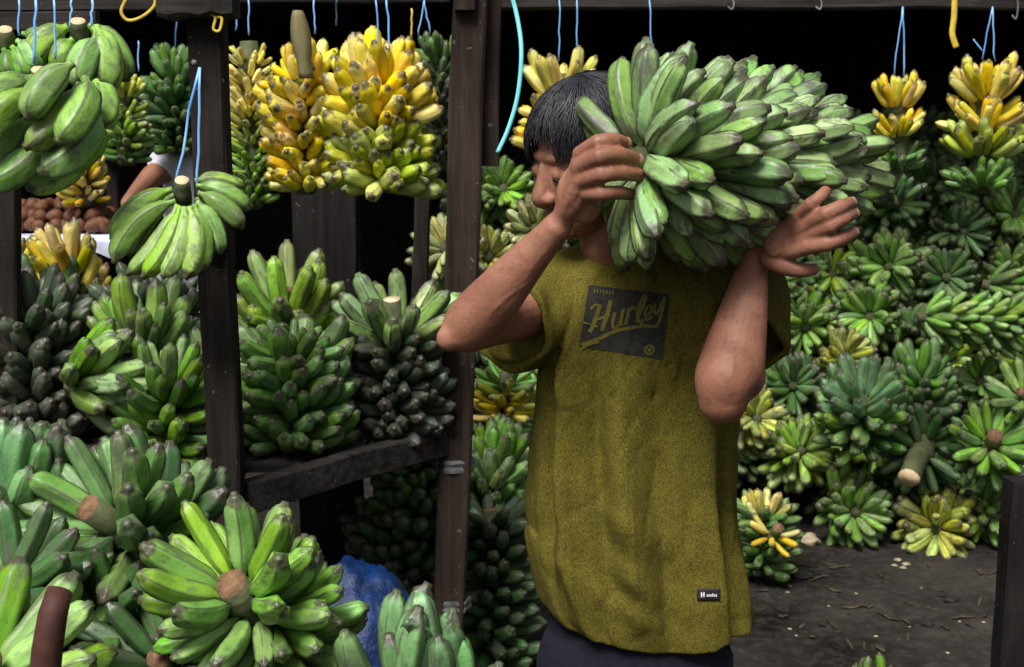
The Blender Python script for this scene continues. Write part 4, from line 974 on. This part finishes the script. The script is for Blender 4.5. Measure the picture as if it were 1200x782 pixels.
for q in (1, -1):
    c = H(.0775, .031 * q, -.0035); b2 = bmesh.new(); ball(b2, c, (.0118, .0118, .0118), None, 16); obj('eyeball', b2, M['eye'], man, origin=c)
    b2 = bmesh.new(); lp = [H(.0895 - .012 * t * t, q * (.031 + .0165 * t), -.0045 - .003 * t * t) for t in (-1, -.5, 0, .5, 1)]
    tube(b2, lp, [.0006, .0016, .0018, .0016, .0006], 6); obj('eyelash', b2, M['hair'], man, origin=lp[2])
    b2 = bmesh.new()                                   # eyebrow
    pts = [H(.086 - .02 * t * t - .006, q * (.012 + .036 * t), .026 + .008 * math.sin(t * 2.6)) for t in (0, .25, .5, .75, 1)]
    tube(b2, pts, [.003, .0042, .0042, .0034, .0015], 8); obj('eyebrow', b2, M['hair'], man, origin=pts[0])
# --- hair: cap of locks combed forward
b2 = bmesh.new()
ball(b2, H(-.014, 0, .036), (.110, .090, .098), HM.to_4x4(), 40)
rv = [v for v in b2.verts]
for v in rv:
    l = HM.inverted() @ (v.co - HC)
    n = (l - Vector((-.016, 0, .038)))
    # hairline: keep above it
    line = .012 + .05 * max(0, min(1, (l.x + .02) / .08)) - .06 * max(0, min(1, (-l.x) / .05))
    v.co += (HM @ n.normalized()) * (.003 * mnoise.noise(l * 60) + .002 * math.sin(math.atan2(l.y, l.z) * 40))
kill = []
for v in rv:
    l = HM.inverted() @ (v.co - HC)
    line = .004 + .070 * max(0, min(1, (l.x + .015) / .06)) - .065 * max(0, min(1, (-l.x) / .06))
    if l.z < line: kill.append(v)
bmesh.ops.delete(b2, geom=kill, context='VERTS')
rnd = random.Random(5)
for i in range(2600):
    # each lock starts on the crown side and lies along the skull, falling over forehead and temples
    th = rnd.uniform(-math.pi, math.pi); rad0 = rnd.uniform(.0, 1.15)
    a0 = rad0; ln = rnd.uniform(.45, .9); pts = []
    for k in range(7):
        a = a0 + ln * k / 6
        thk = th + .5 * (k / 6) ** 1.3 * mnoise.noise(Vector((th * 2.2, rad0 * 3, 1.7))) + .12 * k / 6 * math.sin(i)
        x = math.sin(a) * math.cos(thk); y = math.sin(a) * math.sin(thk); z = math.cos(a)
        lift = 1.005 + rnd.random() * .02 + .05 * max(0, mnoise.noise(Vector((th * 3, rad0 * 4, 5)))) + .045 * (k / 6) ** 2 * rnd.random()
        l = Vector((-.014 + .110 * x * lift, .090 * y * lift, .036 + .098 * z * lift))
        if a > 1.45: l.z = min(l.z, .036 - .085 * (a - 1.45))
        pts.append(HC + HM @ l)
    lend = HM.inverted() @ (pts[-1] - HC)
    if lend.z < ((.068 - .075 * abs(lend.y) / .08 - .026 * rnd.random() ** 2) if lend.x > .03 else -.06): continue
    tube(b2, pts, [(.0009, .0017), (.001, .002), (.001, .002), (.001, .0019), (.0009, .0016), (.0007, .0011), (.0003, .0004)], 4, False)
obj('hair', b2, M['hair'], man, origin=HC)
# --- T-shirt
b2 = bmesh.new()
prof = [  # py, left px, right px, half depth, Y
    (742, 641, 881, .125, YM), (728, 630, 880, .128, YM), (690, 621, 876, .132, YM), (640, 617, 872, .130, YM), (580, 616, 868, .126, YM), (520, 619, 865, .122, YM),
    (460, 627, 866, .122, YM), (400, 634, 872, .125, YM), (350, 640, 888, .118, YM + .01), (322, 650, 892, .100, YM + .02), (303, 668, 872, .080, YM + .03), (290, 690, 815, .062, YM + .03), (281, 698, 772, .052, YM + .02)]
sp = smoothpath([tuple(map(float, p)) for p in prof], 7)
SEG = 160; rings = []
rnd = random.Random(3)
for (py, lx, rx, hd, Y) in sp:
    a, b = P(lx, py, Y), P(rx, py, Y); c = (a + b) / 2; hw = (b - a).length / 2; ring = []
    low = max(0, min(1, (py - 330) / 330))
    for k in range(SEG):
        th = 2 * math.pi * k / SEG
        cx, sy = math.cos(th), math.sin(th)
        ex = 2.35
        x = math.copysign(abs(cx) ** (2 / ex), cx); y = math.copysign(abs(sy) ** (2 / ex), sy)
        n = Vector((cx, sy, 0)).normalized()
        # hanging folds: long creases from the chest, spreading to the hem, plus small wrinkles
        u = x * 1.0
        f = 0
        if y < 0:
            for (u0, u1, pa, pb, am, wd) in ((-.78, -.55, 340, 780, .014, .07), (-.55, -.22, 370, 720, -.012, .08), (-.30, .06, 390, 740, .010, .09), (.10, .30, 410, 780, -.009, .10), (.60, .66, 440, 790, .012, .07), (.82, .80, 400, 790, -.013, .06), (-.86, -.80, 380, 730, -.011, .05), (.35, .62, 290, 490, .009, .07), (.70, .72, 295, 490, -.013, .06), (-.66, -.35, 285, 440, -.008, .06), (-.20, -.1, 285, 380, .005, .05), (-.95, -.60, 395, 470, .007, .06)):
                if pa < py < pb:
                    t = (py - pa) / (pb - pa); uu = u0 + (u1 - u0) * t
                    f += 2.2 * am * math.exp(-((u - uu) / (wd * 1.25)) ** 2) * math.sin(math.pi * t) ** .8
            # crescent folds across the belly
            for (p0, am, cu) in ((600, .006, 60), (655, .007, 80), (700, .006, 60)):
                pc = p0 + cu * (u + .1) - 50 * u * u
                f += 2.0 * am * math.exp(-((py - pc) / 20) ** 2) * max(0, 1 - abs(u + .15) / .75)
        f += .008 * mnoise.fractal(Vector((c.x + x * hw, y * .2, c.z * .6)) * 7, 1, 2, 3) * (.5 + low)
        f += .004 * math.sin(th * 9 + 2 * math.sin(py / 60)) * low ** 2
        w3 = Vector((u * 2.6 + .8 * py / 300, .3 * y, py / 130))
        f -= .0042 * (1 - abs(mnoise.noise(w3))) ** 9 * (1 if y < .2 else .4)
        f -= .003 * (1 - abs(mnoise.noise(w3 * 1.9 + Vector((4, 1, 7))))) ** 11
        if py < 460: f -= .007 * (1 - abs(mnoise.noise(Vector((u * 3 - py / 90, 2, u * 2 + py / 170))))) ** 10
        q = c + Vector((x * hw, y * hd, 0)) + n * f
        ring.append(b2.verts.new(q))
    rings.append(ring)
# hem line sags to the right as in the photo
for A, B in zip(rings, rings[1:]):
    for k in range(SEG): b2.faces.new((A[k], A[(k + 1) % SEG], B[(k + 1) % SEG], B[k]))
b2.faces.new(rings[0][::-1]); b2.faces.new(rings[-1])
def sleeve(pts, rad):
    raw = [(*p, a, b) for p, (a, b) in zip(pts, rad)]
    s2 = smoothpath(raw, 6); out = []
    pv = [Vector(q[:3]) for q in s2]; rr = [(q[3], q[4]) for q in s2]
    # outside, then back inside so that the cuff is an open mouth
    n = len(pv)
    pv2 = pv + [pv[-1 - k] for k in range(0, 6)]; rr2 = rr + [(a - .013, b - .013) for a, b in (rr[-1 - k] for k in range(0, 6))]
    fr = frames(pv); rings = []
    fr2 = fr + [fr[-1 - k] for k in range(0, 6)]
    for j, (p, (t, x, y), (a, b)) in enumerate(zip(pv2, fr2, rr2)):
        row = []
        for k in range(48):
            th = 2 * math.pi * k / 48
            w_ = 1 + .06 * math.sin(th * 5 + j * .35) + .05 * mnoise.noise(p * 14 + Vector((math.cos(th), math.sin(th), 0)) * 1.3)
            row.append(b2.verts.new(p + x * math.cos(th) * a * w_ + y * math.sin(th) * b * w_))
        rings.append(row)
    for A, B in zip(rings, rings[1:]):
        for k in range(48): b2.faces.new((A[k], A[(k + 1) % 48], B[(k + 1) % 48], B[k]))
    b2.faces.new(rings[0][::-1]); b2.faces.new(rings[-1])
sleeve([P(700, 338, 2.40), P(656, 356, 2.38), P(618, 378, 2.32), P(598, 384, 2.275)], [(.085, .088), (.090, .088), (.084, .086), (.080, .086)])
sleeve([P(850, 330, 2.41), P(876, 350, 2.39), P(880, 380, 2.30), P(879, 402, 2.255)], [(.085, .085), (.078, .078), (.066, .072), (.064, .070)])
# rolled collar
cpts = [P(706, 274, 2.30), P(694, 283, 2.335), P(690, 290, 2.36)]
cc = P(733, 287, 2.37); ring = [cc + Vector((math.cos(a) * .062, math.sin(a) * .060, .010 + .012 * math.sin(a) - .012 * math.cos(a))) for a in [2 * math.pi * k / 40 for k in range(41)]]
tube(b2, ring, (.006, .010), 8, False, Vector((0, 0, 1)))
# hem: trim the bottom to the curve seen in the photo
shirt = remeshed('t_shirt', b2, .0030, 2, M['shirt'], man)
org = wmat(shirt).translation
inv = [((622, 690), (632, 705), (660, 716), (700, 727), (760, 739), (800, 742), (840, 738), (850, 731), (880, 729))][0]
hemz = [(P(x, y, YM - .12).x, P(x, y, YM - .12).z) for x, y in inv]
def hem(x):
    if x <= hemz[0][0]: return hemz[0][1]
    for (a, b), (c, d) in zip(hemz, hemz[1:]):
        if x <= c: return b + (d - b) * (x - a) / (c - a)
    return hemz[-1][1]
z0 = min(h for _, h in hemz)
for v in shirt.data.vertices:
    wz = v.co.z + org.z; wx = v.co.x + org.x
    h = hem(wx)
    if wz < h + .10:
        t = max(0, (h + .10 - wz) / .13)
        v.co.z += (h - z0) * min(1, t) + .010 * 0
shirt.data.update()
# --- print on the chest: laid on the cloth by projection
bvh = BVHTree.FromPolygons([v.co + org for v in shirt.data.vertices], [tuple(p.vertices) for p in shirt.data.polygons])
def on_shirt(px, py, off):
    a = P(px, py, 1.6); d = (P(px, py, 2.6) - a).normalized()
    h = bvh.ray_cast(a, d)
    return (h[0] if h[0] is not None else P(px, py, 2.25)) - d * off
def patch(name, quad, off, mat, n=26, m=20, skip=None):
    """cloth patch between four pixel corners (tl, tr, br, bl)"""
    b3 = bmesh.new(); g = []
    for j in range(m + 1):
        row = []
        for i in range(n + 1):
            u, v = i / n, j / m
            x = (quad[0][0] * (1 - u) + quad[1][0] * u) * (1 - v) + (quad[3][0] * (1 - u) + quad[2][0] * u) * v
            y = (quad[0][1] * (1 - u) + quad[1][1] * u) * (1 - v) + (quad[3][1] * (1 - u) + quad[2][1] * u) * v
            row.append((b3.verts.new(on_shirt(x, y, off)), u, v))
        g.append(row)
    for j in range(m):
        for i in range(n):
            if skip and skip((g[j][i][1] + g[j][i + 1][1]) / 2, (g[j][i][2] + g[j + 1][i][2]) / 2): continue
            b3.faces.new((g[j][i][0], g[j + 1][i][0], g[j + 1][i + 1][0], g[j][i + 1][0]))
    return obj(name, b3, mat, shirt, origin=g[0][0][0].co.copy())
def stroke(b3, pts, wid, off, n=8, taper=True):
    sp = smoothpath([tuple(map(float, p)) for p in pts], n) if len(pts) > 2 else [tuple(Vector((*pts[0], 0)).lerp(Vector((*pts[1], 0)), k / n)[:2]) for k in range(n + 1)]
    L = len(sp); A = []
    for k, q in enumerate(sp):
        a = Vector(sp[max(k - 1, 0)]); b = Vector(sp[min(k + 1, L - 1)]); t = (b - a)
        t = t.normalized() if t.length else Vector((1, 0)); nn = Vector((-t.y, t.x))
        w_ = (wid if not isinstance(wid, tuple) else wid[0] + (wid[1] - wid[0]) * k / (L - 1)) / 2
        p = Vector(q); A.append((b3.verts.new(on_shirt(*(p + nn * w_), off)), b3.verts.new(on_shirt(*(p - nn * w_), off))))
    for (a, b), (c, d) in zip(A, A[1:]): b3.faces.new((a, b, d, c))
pr = patch('chest_print', ((690, 334), (785, 345), (776, 421), (679, 406)), .0022, M['print'], 40, 30)
b3 = bmesh.new(); OFF = .0036
def S(pts, wd=4.2): stroke(b3, pts, wd, OFF)
# script lettering "Hurley" on a rising line, with its long swash underneath
S([(692, 362), (699, 357), (703, 360)], 2.6); S([(703, 357), (698, 374), (691, 390)], 5); S([(716, 352), (711, 370), (705, 388)], 5); S([(694, 376), (704, 373), (715, 369)], 3)
S([(721, 366), (718, 377), (719, 384), (724, 382), (729, 372)], 3.6); S([(731, 362), (728, 374), (728, 382)], 4)
S([(733, 381), (736, 368), (737, 362)], 4); S([(736, 367), (741, 360), (745, 363)], 3)
S([(746, 378), (752, 362), (757, 350), (755, 347), (750, 356), (747, 370), (750, 378), (754, 374)], 3.4)
S([(755, 371), (762, 367), (763, 360), (759, 359), (756, 367), (758, 375), (764, 371)], 3.2)
S([(767, 356), (767, 366), (771, 366), (776, 354)], 3.4); S([(779, 348), (776, 364), (772, 378), (766, 383), (750, 380)], 3.6)
S([(682, 405), (700, 398), (722, 388), (748, 383), (766, 383)], (5.5, 3.2)); S([(680, 410), (690, 404), (702, 400)], (1.5, 4.5))
S([(683, 378), (692, 380), (700, 383)], 2.4)
# small line of type in the upper corner, round badge in the lower corner
for k in range(7): stroke(b3, [(697 + k * 3.6, 339 + k * .45), (696.4 + k * 3.6, 343 + k * .45)], 1.5, OFF, 2)
for r0 in (5.2,): stroke(b3, [(761 + r0 * math.cos(a), 410 + r0 * math.sin(a)) for a in [2 * math.pi * k / 12 for k in range(13)]], 2.0, OFF, 2)
stroke(b3, [(758.5, 407), (760.5, 412), (763, 409)], 1.6, OFF, 2); stroke(b3, [(762, 407), (760, 413)], 1.6, OFF, 2)
obj('lettering', b3, M['print_light'], shirt, origin=on_shirt(733, 375, OFF))
b3 = bmesh.new()
lb = patch('hem_label', ((817, 690), (844, 690), (844, 704), (817, 704)), .003, M['label_black'], 8, 5)
lb.modifiers.new('t', 'SOLIDIFY').thickness = .0012
stroke(b3, [(822, 694), (822, 700)], 1.4, .0055, 2); stroke(b3, [(825, 694), (825, 700)], 1.4, .0055, 2); stroke(b3, [(822, 697), (825, 697)], 1.2, .0055, 2)
for k in range(6): stroke(b3, [(829 + k * 2.1, 695.6 if k in (3,) else 696.6), (829 + k * 2.1, 699.4)], 1.2, .0055, 2)
obj('label_lettering', b3, M['label_white'], shirt, origin=on_shirt(830, 697, .0055))
# --- trousers and shoes
b2 = bmesh.new()
limb(b2, [(P(742, 690, YM), (.155, .095)), (P(742, 715, YM), (.16, .10)), (P(742, 770, YM), (.168, .112)), (P(742, 800, YM), (.16, .11))], 26, 4, Vector((1, 0, 0)))
for hp, dx in ((hipL, -.02), (hipR, .03)):
    f = Vector((hp.x + dx, YM, .07))
    limb(b2, [(hp, .098), (hp.lerp(f, .3), .092), (hp.lerp(f, .6), .076), (hp.lerp(f, .85), .072), (f, .07)], 18, 5)
tr = remeshed('trousers', b2, .006, 3, M['denim'], man)
M['shoe'] = mat_plain('black_rubber_shoe', (.012, .012, .013), (.03, .03, .03), 30, .6)
for hp, dx in ((hipL, -.02), (hipR, .03)):
    b2 = bmesh.new(); f = Vector((hp.x + dx, YM, .04))
    limb(b2, [(f + Vector((0, .06, 0)), .041), (f + Vector((0, -.05, .002)), (.05, .045)), (f + Vector((0, -.17, -.008)), (.046, .034))], 16, 4, Vector((1, 0, 0)))
    for v in b2.verts: v.co.z = max(v.co.z, .003)
    obj('shoe', b2, M['shoe'], man, origin=f)

# --- the second person, half hidden behind the front post
f2 = P(215, 260, 4.45); f2.z = 0
man2 = empty('person', f2, 'person in a pale grey T-shirt half hidden behind the front post', 'person')
b2 = bmesh.new()
def Q(px, py, Y=4.45): return P(px, py, Y)
tx = Q(230, 200, 4.5).x
limb(b2, [(Vector((tx, 4.5, .85)), (.10, .13)), (Vector((tx, 4.5, 1.05)), (.09, .12)), (Q(231, 215, 4.5), (.10, .14)), (Q(236, 165, 4.5), (.07, .08))], 16, 4, Vector((1, 0, 0)))
for dx in (-.01, .07):
    limb(b2, [(Vector((f2.x + dx, 4.5, .88)), .08), (Vector((f2.x + dx, 4.47, .48)), .055), (Vector((f2.x + dx, 4.5, .09)), .038)], 12, 4)
    limb(b2, [(Vector((f2.x + dx, 4.52, .05)), .036), (Vector((f2.x + dx, 4.36, .035)), .03)], 10, 3)
ball(b2, Q(243, 112, 4.46), (.074, .092, .112)); limb(b2, [(Q(243, 125, 4.47), .05), (Q(241, 168, 4.5), .055)], 12, 3)
ball(b2, Q(240, 118, 4.36), (.014, .02, .016))
limb(b2, [(Q(222, 170), .048), (Q(205, 195, 4.40), .045), (Q(183, 204, 4.34), .040), (Q(172, 214, 4.30), .036), (Q(150, 240, 4.22), .027)], 14, 5)
limb(b2, [(Q(244, 175, 4.6), .05), (Q(248, 240, 4.62), .04), (Q(238, 290, 4.56), .03)], 14, 5)
for k in range(5): limb(b2, [(Q(150, 240, 4.22), .016), (Q(141 - k, 246 + k * 3, 4.18), .011), (Q(134 + k, 254 + k * 3, 4.17), .008)], 8, 3)
for k in range(5): limb(b2, [(Q(238, 290, 4.56), .016), (Q(233 + k * 3, 302, 4.54), .011), (Q(232 + k * 3, 312, 4.53), .008)], 8, 3)
remeshed('body', b2, .006, 3, M['skin2'], man2)
b2 = bmesh.new()
limb(b2, [(Vector((tx, 4.5, .82)), (.115, .15)), (Vector((tx, 4.5, 1.05)), (.108, .14)), (Q(231, 215, 4.5), (.112, .155)), (Q(236, 172, 4.5), (.085, .10))], 18, 4, Vector((1, 0, 0)))
limb(b2, [(Q(226, 172, 4.48), .068), (Q(208, 186, 4.42), .066), (Q(194, 194, 4.38), .062)], 18, 4)
limb(b2, [(Q(242, 178, 4.6), .068), (Q(246, 215, 4.62), .06)], 16, 3)
M['grey_shirt'] = mat_plain('pale_grey_jersey', (.50, .51, .58), (.64, .65, .70), 30, .9)
remeshed('t_shirt', b2, .006, 3, M['grey_shirt'], man2)
b2 = bmesh.new(); limb(b2, [(Vector((tx, 4.5, .93)), (.11, .14)), (Vector((tx, 4.5, .80)), (.112, .145))], 16, 3, Vector((1, 0, 0)))
for dx in (-.01, .07): limb(b2, [(Vector((f2.x + dx, 4.5, .85)), .09), (Vector((f2.x + dx, 4.48, .48)), .07), (Vector((f2.x + dx, 4.5, .10)), .06)], 14, 4)
remeshed('trousers', b2, .008, 2, M['denim'], man2)
b2 = bmesh.new(); ball(b2, Q(244, 105, 4.475), (.080, .096, .092)); obj('hair', b2, M['hair'], man2, origin=Q(244, 105, 4.475))
